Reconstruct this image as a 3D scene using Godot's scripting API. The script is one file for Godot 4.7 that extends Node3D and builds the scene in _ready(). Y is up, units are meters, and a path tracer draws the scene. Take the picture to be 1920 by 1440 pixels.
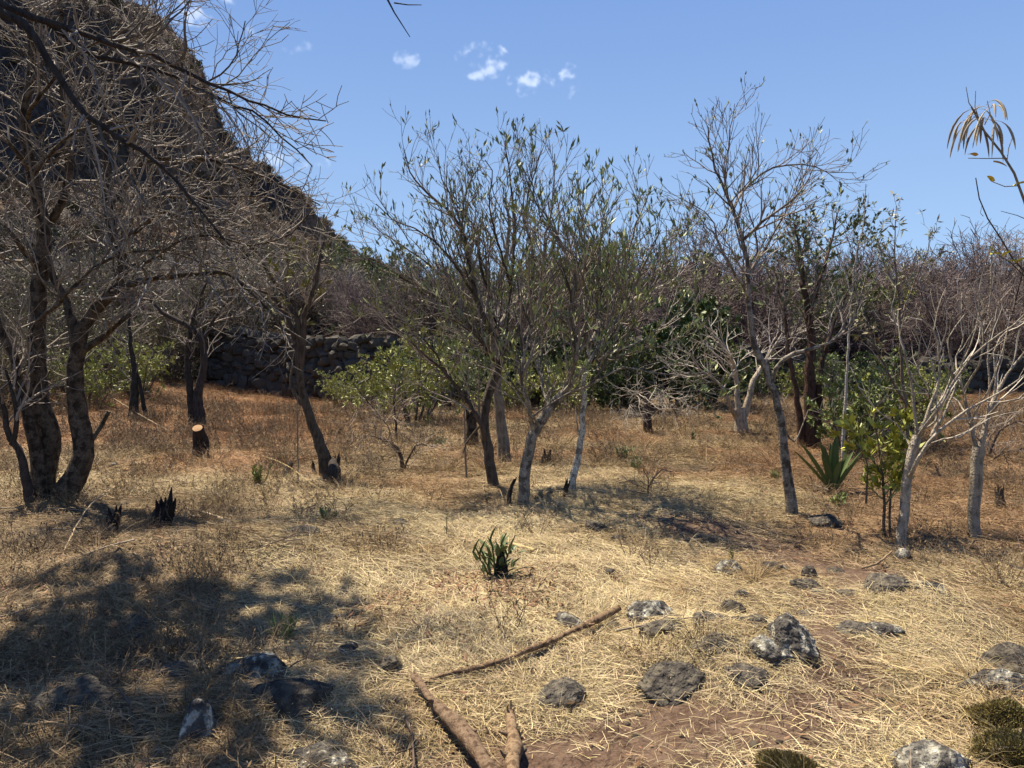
extends Node3D
# A dry hillside clearing: bare and leafy small trees, a dry stone wall, lava rocks and straw, a steep hill on the left.

class MeshMaker:
	var v := PackedVector3Array()
	var n := PackedVector3Array()
	var c := PackedColorArray()
	var ix := PackedInt32Array()
	func tube(p: PackedVector3Array, r: PackedFloat32Array, sides: int, col: Color, rough: FastNoiseLite = null, amount := 0.0, freq := 9.0) -> void:
		var m := p.size()
		var t := (p[1] - p[0]).normalized()
		var a := t.cross(Vector3.UP if absf(t.y) < 0.9 else Vector3.RIGHT).normalized()
		var base := v.size()
		for i in m:
			t = (p[mini(i + 1, m - 1)] - p[maxi(i - 1, 0)]).normalized()
			a = (a - t * a.dot(t)).normalized()
			var b := t.cross(a)
			for k in sides:
				var w := TAU * k / sides
				var d := a * cos(w) + b * sin(w)
				var rr := r[i]
				if rough:
					var q := (p[i] + d * rr) * freq
					rr *= 1.0 + amount * rough.get_noise_3d(q.x, q.y * 0.5, q.z)
				v.append(p[i] + d * rr)
				n.append(d)
				c.append(col)
		for i in m - 1:
			for k in sides:
				var e := base + i * sides + k
				var g := base + i * sides + (k + 1) % sides
				ix.append_array(PackedInt32Array([e, e + sides, g, g, e + sides, g + sides]))
	func cap(at: Vector3, dir: Vector3, r: float, sides: int, col: Color) -> void:
		var a := dir.cross(Vector3.UP if absf(dir.y) < 0.9 else Vector3.RIGHT).normalized()
		var b := dir.cross(a)
		var base := v.size()
		v.append(at); n.append(dir); c.append(col)
		for k in sides:
			var w := TAU * k / sides
			v.append(at + (a * cos(w) + b * sin(w)) * r); n.append(dir); c.append(col)
		for k in sides:
			ix.append_array(PackedInt32Array([base, base + 1 + (k + 1) % sides, base + 1 + k]))
	func leaf(p: Vector3, d: Vector3, side: Vector3, l: float, w: float, col: Color) -> void:
		var nn := d.cross(side).normalized()
		var base := v.size()
		var mid := p + d * l * 0.45 - nn * w * 0.25
		v.append(p); v.append(mid + side * w * 0.5); v.append(p + d * l - nn * l * 0.08); v.append(mid - side * w * 0.5)
		for k in 4:
			n.append(nn); c.append(col)
		ix.append_array(PackedInt32Array([base, base + 1, base + 2, base, base + 2, base + 3]))
	func ribbon(p: PackedVector3Array, w: float, side: Vector3, col: Color) -> void:
		var base := v.size()
		var m := p.size()
		for i in m:
			var t := (p[mini(i + 1, m - 1)] - p[maxi(i - 1, 0)]).normalized()
			var nn := t.cross(side).normalized()
			var ww := w * (1.0 - 0.8 * float(i) / (m - 1)) * 0.5
			v.append(p[i] + side * ww); v.append(p[i] - side * ww)
			n.append(nn); n.append(nn); c.append(col); c.append(col)
		for i in m - 1:
			var e := base + i * 2
			ix.append_array(PackedInt32Array([e, e + 2, e + 1, e + 1, e + 2, e + 3]))
	func sheet(grid: Array, col: Color) -> void:   # rows of equally many points, smooth
		var base := v.size()
		var h := grid.size()
		var w: int = grid[0].size()
		for i in h:
			for k in w:
				var du: Vector3 = grid[i][mini(k + 1, w - 1)] - grid[i][maxi(k - 1, 0)]
				var dv: Vector3 = grid[mini(i + 1, h - 1)][k] - grid[maxi(i - 1, 0)][k]
				v.append(grid[i][k]); n.append(dv.cross(du).normalized()); c.append(col)
		for i in h - 1:
			for k in w - 1:
				var e := base + i * w + k
				ix.append_array(PackedInt32Array([e, e + 1, e + w, e + 1, e + w + 1, e + w]))
	func smooth() -> void:   # normals from the faces round each vertex
		n.resize(v.size())
		n.fill(Vector3.ZERO)
		for i in range(0, ix.size(), 3):
			var f := (v[ix[i + 2]] - v[ix[i]]).cross(v[ix[i + 1]] - v[ix[i]])
			for k in 3:
				n[ix[i + k]] += f
		for i in n.size():
			n[i] = n[i].normalized()
	func facet() -> void:   # every face on its own, flat
		var nv := PackedVector3Array()
		var nc := PackedColorArray()
		for i in ix.size():
			nv.append(v[ix[i]]); nc.append(c[ix[i]])
		v = nv; c = nc; n = PackedVector3Array(); ix = PackedInt32Array(range(nv.size()))
		smooth()
	func mesh(mat: Material) -> ArrayMesh:
		var a := []
		a.resize(Mesh.ARRAY_MAX)
		a[Mesh.ARRAY_VERTEX] = v; a[Mesh.ARRAY_NORMAL] = n; a[Mesh.ARRAY_INDEX] = ix
		if c.size() == v.size():
			a[Mesh.ARRAY_COLOR] = c
		var o := ArrayMesh.new()
		o.add_surface_from_arrays(Mesh.PRIMITIVE_TRIANGLES, a)
		o.surface_set_material(0, mat)
		return o

class Growth:   # how one kind of tree branches
	var rng := RandomNumberGenerator.new()
	var levels := 3
	var dens := [5.0, 7.0, 9.0, 8.0]      # shoots per metre of limb, of shoot, of twig
	var lens := [0.9, 0.45, 0.22, 0.12]
	var ang := 0.75
	var up := 0.15
	var kink := 0.28
	var seg := 0.12
	var rmin := 0.0022
	var rmost := 0.011
	var start := 0.3
	var bark := Color(0.12, 0.1, 0.085)
	var twig := Color(0.24, 0.21, 0.18)
	var leaf_n := 0.0                      # leaves per metre of twig
	var leaf_l := 0.06
	var leaf_w := 0.016
	var leaf_up := 0.4
	var leaf_level := 2
	var leaf_a := Color(0.11, 0.15, 0.05)
	var leaf_b := Color(0.2, 0.22, 0.06)
	var leaf_low := -9.0                   # no leaves below this height
	var twigs: MeshMaker
	var leaves: MeshMaker
	func vec() -> Vector3:
		return Vector3(rng.randf_range(-1, 1), rng.randf_range(-1, 1), rng.randf_range(-1, 1))
	func sprout(pts: PackedVector3Array, rad: PackedFloat32Array, length: float, lvl: int, first: float) -> void:
		var count := int(length * dens[lvl] * (1.0 - first) + rng.randf())
		var m := pts.size()
		for k in count:
			var s := lerpf(first, 1.0, (k + rng.randf()) / count)
			var f := s * (m - 1)
			var i := mini(int(f), m - 2)
			var t := (pts[i + 1] - pts[i]).normalized()
			var p := pts[i].lerp(pts[i + 1], f - i)
			var side := t.cross(vec()).normalized()
			var a := ang * rng.randf_range(0.6, 1.35)
			var l: float = lens[lvl] * (1.2 - 0.8 * s) * rng.randf_range(0.45, 1.3)
			shoot(p, (t * cos(a) + side * sin(a)).normalized(), minf(l, length * 0.9), minf(lerpf(rad[i], rad[i + 1], f - i) * 0.7, rmost * pow(0.6, lvl)), lvl + 1)
	func shoot(p: Vector3, d: Vector3, length: float, r: float, lvl: int) -> void:
		var m := clampi(int(length / seg) + 1, 2, 7)
		var step := length / m
		var pts := PackedVector3Array()
		var rad := PackedFloat32Array()
		r = maxf(r, rmin)
		for i in m + 1:
			pts.append(p)
			rad.append(lerpf(r, maxf(r * 0.35, rmin * 0.7), float(i) / m))
			d = (d + vec() * kink + Vector3.UP * up * minf(1.0, step * 6.0)).normalized()
			p += d * step
		var k := rng.randf_range(0.4, 1.5)
		twigs.tube(pts, rad, 4 if r > 0.008 else 3, Color(twig.r * k, twig.g * k, twig.b * k))
		if lvl < levels:
			sprout(pts, rad, length, lvl, 0.15)
		if leaf_n > 0.0 and lvl >= leaf_level and p.y > leaf_low:
			leafy(pts, length)
	func leafy(pts: PackedVector3Array, length: float) -> void:
		var m := pts.size()
		if rng.randf() < 0.4: return          # bare twigs between the leafy ones
		var count := int(length * leaf_n * 1.7 + rng.randf())
		for k in count:
			var f := lerpf(0.3, 1.0, pow(rng.randf(), 0.35)) * (m - 1)
			var i := mini(int(f), m - 2)
			var t := (pts[i + 1] - pts[i]).normalized()
			var d := (t * 0.7 + vec() * 0.8 + Vector3.UP * leaf_up).normalized()
			var side := d.cross(vec()).normalized()
			var s := rng.randf_range(0.4, 1.35)
			leaves.leaf(pts[i].lerp(pts[i + 1], f - i), d, side, leaf_l * s, leaf_w * s * rng.randf_range(0.8, 1.2), leaf_a.lerp(leaf_b, rng.randf() * rng.randf()) * rng.randf_range(0.75, 1.2))

var taken := {}
var M := {}
var rough: FastNoiseLite
var hills: FastNoiseLite
var fine: FastNoiseLite
var patchy: FastNoiseLite
var rocks_here: Array = []    # centre and radius of each rock, where no straw grows
var serial := 0

# ---------------------------------------------------------------- names, tags, helpers
func numbered(called: String) -> String:
	taken[called] = taken.get(called, 0) + 1
	return called if taken[called] == 1 else "%s_%03d" % [called, taken[called] - 1]
func tag(o: Node, label: String, category: String, group := "", kind := "") -> void:
	o.set_meta("label", label)
	if category: o.set_meta("category", category)
	if group: o.set_meta("group", group)
	if kind: o.set_meta("kind", kind)
func base(called: String, at: Vector3, label: String, category: String, group := "") -> Node3D:
	var o := Node3D.new()
	o.name = numbered(called)
	add_child(o)
	o.position = at
	tag(o, label, category, group)
	return o
func part(called: String, mesh: Mesh, parent: Node) -> MeshInstance3D:
	var o := MeshInstance3D.new()
	o.name = called
	o.mesh = mesh
	parent.add_child(o, true)
	return o
func dice() -> RandomNumberGenerator:
	var r := RandomNumberGenerator.new()
	serial += 1
	r.seed = 7919 * serial + 13
	return r
func noise(freq: float, octaves: int, s: int) -> FastNoiseLite:
	var f := FastNoiseLite.new()
	f.noise_type = FastNoiseLite.TYPE_SIMPLEX_SMOOTH
	f.frequency = freq
	f.fractal_octaves = octaves
	f.seed = s
	return f
func lin(r: float, g: float, b: float) -> Color:
	return Color(r, g, b).linear_to_srgb()

# ---------------------------------------------------------------- the lie of the land
const WALL := [Vector2(-14.5, 25.4), Vector2(-11.0, 25.8), Vector2(-8.3, 24.8), Vector2(-4.2, 23.0), Vector2(-0.9, 23.0), Vector2(4.2, 25.0), Vector2(10.0, 26.5), Vector2(16.0, 27.2), Vector2(22.0, 27.4)]
func wall_depth(x: float) -> float:
	for i in WALL.size() - 1:
		if x <= WALL[i + 1].x or i == WALL.size() - 2:
			return lerpf(WALL[i].y, WALL[i + 1].y, clampf((x - WALL[i].x) / (WALL[i + 1].x - WALL[i].x), 0, 1))
	return 26.0
func wall_top(x: float) -> float:
	return lerpf(2.05, 1.3, smoothstep(2.0, 12.0, x))
const MOUNDS := [[Vector2(-2.49, -5.64), 0.75, 0.2], [Vector2(-0.27, -4.3), 0.45, 0.13], [Vector2(1.1, -3.82), 0.5, 0.17], [Vector2(-1.14, -3.36), 0.5, 0.12], [Vector2(-1.85, -3.08), 0.5, 0.1], [Vector2(2.46, -4.6), 0.5, 0.12], [Vector2(2.16, -3.36), 0.45, 0.1], [Vector2(1.51, -8.66), 0.7, 0.1], [Vector2(-1.66, -5.94), 0.6, 0.1], [Vector2(-2.62, -4.6), 0.7, 0.12]]
func H(x: float, z: float) -> float:
	var d := -z
	var y := 0.075 * hills.get_noise_2d(x, z) + 0.03 * fine.get_noise_2d(x, z)
	y *= smoothstep(-1.0, 3.0, d)
	y += 0.75 * smoothstep(-6.0, -13.0, x) * smoothstep(12.0, 20.0, d)
	for m in MOUNDS:
		var q: float = Vector2(x, z).distance_squared_to(m[0]) / (m[1] * m[1])
		if q < 6.0:
			y += m[2] * exp(-q)
	var past := d - wall_depth(x)
	if past > 0.3:
		y += (wall_top(x) - 0.35) * smoothstep(0.35, lerpf(0.9, 6.0, smoothstep(-11.2, -12.5, x)), past) + 0.05 * clampf(past, 0, 60)
	return y
func on_ground(p: Vector2, sink := 0.0) -> Vector3:
	return Vector3(p.x, H(p.x, p.y) - sink, p.y)
var PATH := [Vector2(-0.06, -2.88), Vector2(0.42, -3.1), Vector2(0.97, -3.28), Vector2(1.34, -3.46), Vector2(1.67, -3.82), Vector2(1.81, -4.22), Vector2(1.88, -4.6), Vector2(2.45, -5.13), Vector2(2.37, -5.64), Vector2(2.12, -6.18), Vector2(1.8, -6.94), Vector2(1.24, -7.4)]
var PATH_WIDTH := [0.38, 0.5, 0.5, 0.42, 0.36, 0.34, 0.2, 0.62, 0.5, 0.34, 0.48, 0.2]
func bare(x: float, z: float) -> float:   # 1 on the trodden earth, 0 in the straw
	var q := Vector2(x, z)
	var most := -1.0
	for i in PATH.size() - 1:
		var a: Vector2 = PATH[i]
		var b: Vector2 = PATH[i + 1]
		var t := clampf((q - a).dot(b - a) / (b - a).length_squared(), 0, 1)
		most = maxf(most, 1.0 - q.distance_to(a.lerp(b, t)) / lerpf(PATH_WIDTH[i], PATH_WIDTH[i + 1], t))
	return smoothstep(-0.1, 0.35, most + 0.55 * patchy.get_noise_2d(x * 3.0, z * 3.0) + 0.35 * patchy.get_noise_2d(x * 11.0, z * 11.0))

# ---------------------------------------------------------------- materials
func std(albedo: Color, roughness := 0.9, vertex := true) -> StandardMaterial3D:
	var m := StandardMaterial3D.new()
	m.albedo_color = albedo
	m.roughness = roughness
	m.metallic_specular = 0.25
	m.vertex_color_use_as_albedo = vertex
	m.cull_mode = BaseMaterial3D.CULL_DISABLED
	return m
func relief(freq: float, octaves: int, s: int, strength: float, ridged := false) -> ImageTexture:
	var f := noise(freq, octaves, s)
	if ridged:
		f.fractal_type = FastNoiseLite.FRACTAL_RIDGED
	var im := f.get_seamless_image(512, 512)
	im.convert(Image.FORMAT_RGBA8)
	im.bump_map_to_normal_map(strength)
	return ImageTexture.create_from_image(im)
func blotches(size: int, s: int, stops: Array, freq := 0.012, octaves := 5) -> ImageTexture:   # noise value -> colour, with hard or soft stops
	var im := noise(freq, octaves, s).get_seamless_image(size, size)
	var grain := noise(0.12, 3, s + 50).get_seamless_image(size, size)
	var g := Gradient.new()
	g.offsets = PackedFloat32Array(stops.map(func(q): return q[0]))
	g.colors = PackedColorArray(stops.map(func(q): return q[1]))
	var out := Image.create(size, size, false, Image.FORMAT_RGBA8)
	for y in size:
		for x in size:
			var k := clampf(im.get_pixel(x, y).r + 0.16 * (grain.get_pixel(x, y).r - 0.5), 0, 1)
			var col := g.sample(k)
			var w := 0.8 + 0.4 * grain.get_pixel((x * 3) % size, (y * 3) % size).r
			out.set_pixel(x, y, Color(col.r * w, col.g * w, col.b * w))
	return ImageTexture.create_from_image(out)
func tri(m: StandardMaterial3D, scale: float, world := true) -> void:
	m.uv1_triplanar = true
	m.uv1_world_triplanar = world
	m.uv1_scale = Vector3.ONE * scale
func make_materials() -> void:
	var m := std(Color.WHITE)
	m.albedo_texture = blotches(512, 3, [[0.25, lin(0.55, 0.5, 0.48)], [0.5, lin(0.85, 0.82, 0.8)], [0.6, Color.WHITE], [0.78, lin(1.0, 0.95, 0.85)]])
	m.normal_enabled = true
	m.normal_texture = relief(0.05, 5, 4, 10.0)
	m.normal_scale = 1.0
	tri(m, 0.9)
	M.ground = m
	m = std(Color.WHITE)                                     # dark bark with pale lichen blotches
	m.albedo_texture = blotches(256, 8, [[0.3, lin(0.5, 0.48, 0.45)], [0.52, lin(0.9, 0.88, 0.85)], [0.64, lin(1.1, 1.0, 0.95)], [0.68, lin(1.0, 1.0, 0.9)], [0.72, lin(1.0, 1.0, 0.9)]], 0.02)
	m.normal_enabled = true
	m.normal_texture = relief(0.03, 4, 9, 14.0, true)
	tri(m, 2.2, false)
	m.uv1_scale = Vector3(4.0, 1.1, 4.0)
	M.bark = m
	m = std(Color.WHITE)                                     # bark with white crust lichen; on the big left tree, painted-in sun patches
	m.albedo_texture = blotches(256, 18, [[0.3, lin(0.2, 0.18, 0.16)], [0.47, lin(0.36, 0.33, 0.29)], [0.5, lin(0.42, 0.38, 0.33)], [0.52, lin(0.95, 0.94, 0.88)], [0.62, lin(0.7, 0.68, 0.6)], [0.66, lin(0.4, 0.37, 0.32)], [0.8, lin(0.95, 0.93, 0.86)]], 0.017)
	m.normal_enabled = true
	m.normal_texture = relief(0.04, 4, 19, 10.0)
	tri(m, 2.6, false)
	m.uv1_scale = Vector3(2.6, 1.7, 2.6)
	M.lichen_sunpatch_bark = m
	m = std(Color.WHITE)                                     # old peeling log bark
	m.albedo_texture = blotches(256, 28, [[0.25, lin(0.25, 0.2, 0.17)], [0.42, lin(0.55, 0.47, 0.4)], [0.55, lin(0.8, 0.72, 0.62)], [0.62, lin(0.5, 0.42, 0.36)], [0.7, lin(1.0, 0.95, 0.85)], [0.75, lin(0.6, 0.52, 0.45)]], 0.02)
	m.normal_enabled = true
	m.normal_texture = relief(0.03, 5, 29, 18.0, true)
	tri(m, 5.0, false)
	M.log = m
	M.twig = std(Color.WHITE, 0.75)
	m = std(Color.WHITE, 0.5)
	m.metallic_specular = 0.4
	m.backlight = Color(0.85, 0.85, 0.45)
	M.leaf = m
	m = std(Color.WHITE, 0.62)
	m.backlight = Color(0.3, 0.28, 0.2)
	M.straw = m
	m = std(Color.WHITE, 0.95)
	m.albedo_texture = blotches(512, 23, [[0.25, lin(0.03, 0.027, 0.025)], [0.45, lin(0.068, 0.059, 0.05)], [0.6, lin(0.105, 0.091, 0.073)], [0.75, lin(0.135, 0.118, 0.085)]], 0.02)
	m.normal_enabled = true
	m.normal_texture = relief(0.045, 5, 24, 16.0)
	tri(m, 1.6, false)
	M.basalt = m
	m = std(Color.WHITE, 0.95)
	m.albedo_texture = blotches(512, 33, [[0.25, lin(0.035, 0.032, 0.03)], [0.5, lin(0.085, 0.078, 0.07)], [0.645, lin(0.12, 0.11, 0.09)], [0.67, lin(0.46, 0.44, 0.36)], [0.69, lin(0.16, 0.15, 0.12)], [0.72, lin(0.5, 0.48, 0.4)], [0.8, lin(0.55, 0.53, 0.44)]], 0.016)
	m.normal_enabled = true
	m.normal_texture = relief(0.045, 5, 34, 16.0)
	tri(m, 1.5, false)
	M.lichen_rock = m
	m = std(Color.WHITE, 0.95)
	m.albedo_texture = blotches(512, 43, [[0.25, lin(0.4, 0.38, 0.36)], [0.5, lin(0.8, 0.76, 0.72)], [0.7, Color.WHITE]], 0.02)
	m.normal_enabled = true
	m.normal_texture = relief(0.03, 5, 44, 16.0)
	tri(m, 0.1)
	M.hill = m
	m = std(Color.WHITE, 0.9)
	m.normal_enabled = true
	m.normal_texture = relief(0.06, 4, 54, 9.0)
	tri(m, 5.0, false)
	M.wood = m
	M.agave = std(Color.WHITE, 0.45)

# ---------------------------------------------------------------- trees
func curve(pts: Array, off: Vector3, every: float, wander: float, rng: RandomNumberGenerator) -> PackedVector3Array:
	var c := Curve3D.new()
	for i in pts.size():
		var t: Vector3 = (pts[mini(i + 1, pts.size() - 1)] - pts[maxi(i - 1, 0)]) / 6.0
		c.add_point(pts[i] - off, -t, t)
	var l := c.get_baked_length()
	var m := maxi(2, int(l / every))
	var out := PackedVector3Array()
	for i in m + 1:
		var p := c.sample_baked(l * i / m)
		if i > 0 and i < m:
			p += Vector3(rng.randf_range(-1, 1), rng.randf_range(-1, 1), rng.randf_range(-1, 1)) * wander
		out.append(p)
	return out
func tree(called: String, label: String, group: String, limbs: Array, how: Dictionary, bark: Material, category := "tree") -> Node3D:
	var g := Growth.new()
	g.rng = dice()
	for k in how:
		g.set(k, how[k])
	g.twigs = MeshMaker.new()
	g.leaves = MeshMaker.new()
	var foot: Vector3 = limbs[0][0][0]
	foot.y = H(foot.x, foot.z)
	g.leaf_low -= foot.y
	var o := base(called, foot, label, category, group)
	for i in limbs.size():
		var pts: Array = limbs[i][0].duplicate()
		if i == 0 or pts[0].y < foot.y + 0.3:
			pts[0].y = H(pts[0].x, pts[0].z) - 0.12
		var p := curve(pts, foot, 0.13, 0.012, g.rng)
		var r0: float = limbs[i][1]
		var r1: float = limbs[i][2]
		var rad := PackedFloat32Array()
		var length := 0.0
		for k in p.size():
			var s := float(k) / (p.size() - 1)
			rad.append(lerpf(r0, r1, pow(s, 0.8)) * (1.0 + (0.28 * exp(-s * p.size() * 0.5) if pts[0].y < foot.y and r0 > 0.03 else 0.0)))
			if k: length += p[k].distance_to(p[k - 1])
		var mm := MeshMaker.new()
		mm.tube(p, rad, 12 if r0 > 0.05 else (8 if r0 > 0.02 else 5), g.bark * g.rng.randf_range(0.85, 1.15), rough, 0.16 if r0 > 0.03 else 0.08)
		mm.cap(p[-1], (p[-1] - p[-2]).normalized(), r1 * 0.98, 6, g.bark)
		part("trunk" if i == 0 else "limb", mm.mesh(bark), o)
		var first: float = limbs[i][3] if limbs[i].size() > 3 else g.start
		if first < 1.0:
			g.sprout(p, rad, length, 0, first)
	if g.twigs.v.size():
		part("twigs", g.twigs.mesh(M.twig), o).set_meta("kind", "stuff")
	if g.leaves.v.size():
		part("foliage", g.leaves.mesh(M.leaf), o).set_meta("kind", "stuff")
	return o
func spread_limbs(foot: Vector3, height: float, wide: float, count: int, r: float, fork: float) -> Array:   # a plain tree: a short trunk and limbs that fan out
	var rng := dice()
	var lean := Vector3(rng.randf_range(-0.08, 0.08), 1, rng.randf_range(-0.08, 0.08)) * height * fork
	var out := [[[foot, foot + lean * 0.5 + Vector3(rng.randf_range(-0.05, 0.05), 0, 0) * height, foot + lean], r, r * 0.75, 0.7]]
	for k in count:
		var a := TAU * (k + rng.randf_range(-0.3, 0.3)) / count
		var out_dir := Vector3(cos(a), 0, sin(a)) * wide * rng.randf_range(0.35, 1.0)
		var top := height * rng.randf_range(0.65, 1.0)
		var from := foot + lean * rng.randf_range(0.6, 1.0)
		out.append([[from, from + out_dir * 0.35 + Vector3.UP * (top - from.y + foot.y) * 0.4, from + out_dir * 0.75 + Vector3.UP * (top - from.y + foot.y) * 0.75, foot + out_dir + Vector3.UP * top], r * 0.5, r * 0.1])
	return out
func copy_of(o: Node3D, called: String, at: Vector3, turn: float, size: float, label: String, group := "") -> Node3D:
	var c: Node3D = o.duplicate()
	c.name = numbered(called)
	add_child(c)
	c.position = at
	c.rotation.y = turn
	c.scale = Vector3.ONE * size
	c.set_meta("label", label)
	if group: c.set_meta("group", group)
	return c

# ---------------------------------------------------------------- rocks
var ball_v: Array = []
var ball_i: Array = []
func make_balls() -> void:
	var t := (1.0 + sqrt(5.0)) / 2.0
	var v := [Vector3(-1, t, 0), Vector3(1, t, 0), Vector3(-1, -t, 0), Vector3(1, -t, 0), Vector3(0, -1, t), Vector3(0, 1, t), Vector3(0, -1, -t), Vector3(0, 1, -t), Vector3(t, 0, -1), Vector3(t, 0, 1), Vector3(-t, 0, -1), Vector3(-t, 0, 1)].map(func(q): return q.normalized())
	var f := [0, 11, 5, 0, 5, 1, 0, 1, 7, 0, 7, 10, 0, 10, 11, 1, 5, 9, 5, 11, 4, 11, 10, 2, 10, 7, 6, 7, 1, 8, 3, 9, 4, 3, 4, 2, 3, 2, 6, 3, 6, 8, 3, 8, 9, 4, 9, 5, 2, 4, 11, 6, 2, 10, 8, 6, 7, 9, 8, 1]
	for lvl in 5:
		ball_v.append(PackedVector3Array(v))
		var flipped := PackedInt32Array()
		for i in range(0, f.size(), 3):
			flipped.append_array(PackedInt32Array([f[i], f[i + 2], f[i + 1]]))
		ball_i.append(flipped)
		var mids := {}
		var nf := []
		for i in range(0, f.size(), 3):
			var m := []
			for k in 3:
				var a: int = f[i + k]
				var b: int = f[i + (k + 1) % 3]
				var key := mini(a, b) * 100000 + maxi(a, b)
				if not mids.has(key):
					mids[key] = v.size()
					v.append(((v[a] + v[b]) * 0.5).normalized())
				m.append(mids[key])
			nf.append_array([f[i], m[0], m[2], f[i + 1], m[1], m[0], f[i + 2], m[2], m[1], m[0], m[1], m[2]])
		f = nf
func rock_mesh(size: Vector3, lvl: int, mat: Material, rng: RandomNumberGenerator, tone := 1.0, planes := 9, bump := 1.0) -> ArrayMesh:
	var mm := MeshMaker.new()
	var cuts := []
	for k in planes:
		cuts.append([Vector3(rng.randf_range(-1, 1), rng.randf_range(-0.6, 1), rng.randf_range(-1, 1)).normalized(), rng.randf_range(0.62, 0.9)])
	var o := rng.randf_range(0, 900)
	for q in ball_v[lvl]:
		var p: Vector3 = q * (1.0 + 0.22 * bump * rough.get_noise_3d(q.x * 6 + o, q.y * 6, q.z * 6))
		for c in cuts:
			var over: float = p.dot(c[0]) - c[1]
			if over > 0: p -= c[0] * over * 0.9
		p *= 1.0 + bump * (0.1 * rough.get_noise_3d(p.x * 22 + o, p.y * 22, p.z * 22) + 0.05 * rough.get_noise_3d(p.x * 60 + o, p.y * 60, p.z * 60))
		mm.v.append(p * size)
		mm.c.append(Color(tone, tone * 0.98, tone * 0.95))
	mm.ix = ball_i[lvl]
	mm.smooth()
	return mm.mesh(mat)
func rock(label: String, at: Vector2, wide: float, tall: float, deep: float, mat: String, moss := 0.0, called := "lava_rock", up := 0.0) -> Node3D:
	var rng := dice()
	var size := Vector3(wide * 0.58, tall * 0.85, deep * 0.58)
	var foot := on_ground(at)
	var o := base(called, foot, label, "rock", "lava rocks lying in the straw")
	var s := part("stone", rock_mesh(size, 4 if wide > 0.16 else 3, M[mat], rng, rng.randf_range(0.7, 1.05)), o)
	s.position.y = -tall * 0.12 + up
	s.rotation.y = rng.randf_range(-0.5, 0.5)
	rocks_here.append([at, maxf(wide, deep) * 0.2, wide, deep])
	if moss > 0.0:
		var mm := MeshMaker.new()
		var verts: PackedVector3Array = s.mesh.surface_get_arrays(0)[Mesh.ARRAY_VERTEX]
		var ns: PackedVector3Array = s.mesh.surface_get_arrays(0)[Mesh.ARRAY_NORMAL]
		for i in verts.size():
			var q := verts[i]
			if ns[i].y > -0.1 and rough.get_noise_3d(q.x * 9 + 40, q.y * 9, q.z * 9 + serial) > 0.42 - moss:
				for k in 14:
					var d := (ns[i] + Vector3(rng.randf_range(-1, 1), rng.randf_range(-0.4, 1), rng.randf_range(-1, 1)) * 0.7).normalized()
					var p := q + Vector3(rng.randf_range(-1, 1), rng.randf_range(-1, 1), rng.randf_range(-1, 1)) * wide * 0.04
					var kk := rng.randf_range(0.5, 1.3)
					mm.leaf(p, d, d.cross(Vector3(rng.randf(), rng.randf(), rng.randf() + 0.1)).normalized(), 0.006 + 0.024 * rng.randf() * (0.6 + 0.6 * rough.get_noise_3d(q.x * 40, q.y * 40, q.z * 40)), 0.004, Color(0.2, 0.13, 0.04).lerp(Color(0.16, 0.14, 0.05), clampf(0.5 + rough.get_noise_3d(q.x * 25, q.y * 25, q.z * 25), 0, 1)) * kk)
		if mm.v.size():
			part("moss", mm.mesh(M.leaf), s).set_meta("kind", "stuff")
	return o
# ---------------------------------------------------------------- straw and litter
func zone(x: float, z: float) -> Color:   # what kind of dry grass grows here
	var d := -z
	var s := x / maxf(d, 0.8)
	var n := patchy.get_noise_2d(x, z)
	var n2 := patchy.get_noise_2d(x * 2.7 + 90, z * 2.7)
	var straw := Color(0.5, 0.405, 0.235)
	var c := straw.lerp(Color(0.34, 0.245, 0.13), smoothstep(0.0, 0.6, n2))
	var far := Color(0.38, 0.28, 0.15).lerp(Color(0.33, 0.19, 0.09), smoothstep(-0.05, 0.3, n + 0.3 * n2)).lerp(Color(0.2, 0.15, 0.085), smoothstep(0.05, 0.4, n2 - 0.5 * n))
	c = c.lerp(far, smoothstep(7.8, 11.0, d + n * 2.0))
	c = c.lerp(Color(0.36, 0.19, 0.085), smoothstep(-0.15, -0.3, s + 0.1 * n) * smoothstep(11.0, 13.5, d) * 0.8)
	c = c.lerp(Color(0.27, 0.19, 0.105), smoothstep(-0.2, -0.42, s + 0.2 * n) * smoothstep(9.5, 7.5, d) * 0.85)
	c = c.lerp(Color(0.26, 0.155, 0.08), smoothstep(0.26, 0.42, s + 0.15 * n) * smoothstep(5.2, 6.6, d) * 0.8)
	return c
func tint(rng: RandomNumberGenerator) -> Color:
	var k := rng.randf_range(0.55, 1.35)
	if rng.randf() < 0.12:
		return Color(0.4, 0.38, 0.36)
	return Color(k, k * rng.randf_range(0.86, 1.02), k * rng.randf_range(0.7, 1.1))
func straw_mat(blades: int, reach: float, loose: float) -> ArrayMesh:   # stems lying across one another
	var rng := dice()
	var mm := MeshMaker.new()
	for b in blades:
		var a := rng.randf() * TAU
		var p := Vector3(cos(a), 0, sin(a)) * reach * sqrt(rng.randf()) + Vector3(0, rng.randf_range(-0.01, 0.035), 0)
		var w := rng.randfn(0.0, 0.75)
		var d := Vector3(cos(w), rng.randf_range(-0.05, loose), sin(w)).normalized()
		var l := rng.randf_range(0.1, 0.32)
		var pts := PackedVector3Array()
		var bend := rng.randf_range(-1.1, 1.1) * rng.randf()
		p -= d * l * 0.4
		for i in 4:
			pts.append(p)
			d = (d.rotated(Vector3.UP, bend * 0.5) + Vector3(0, -loose * 0.55, 0)).normalized()
			p += d * l / 3.0
		mm.ribbon(pts, rng.randf_range(0.0018, 0.0042), d.cross(Vector3(rng.randf_range(-0.7, 0.7), 1, rng.randf_range(-0.7, 0.7))).normalized(), tint(rng))
	return mm.mesh(M.straw)
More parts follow.
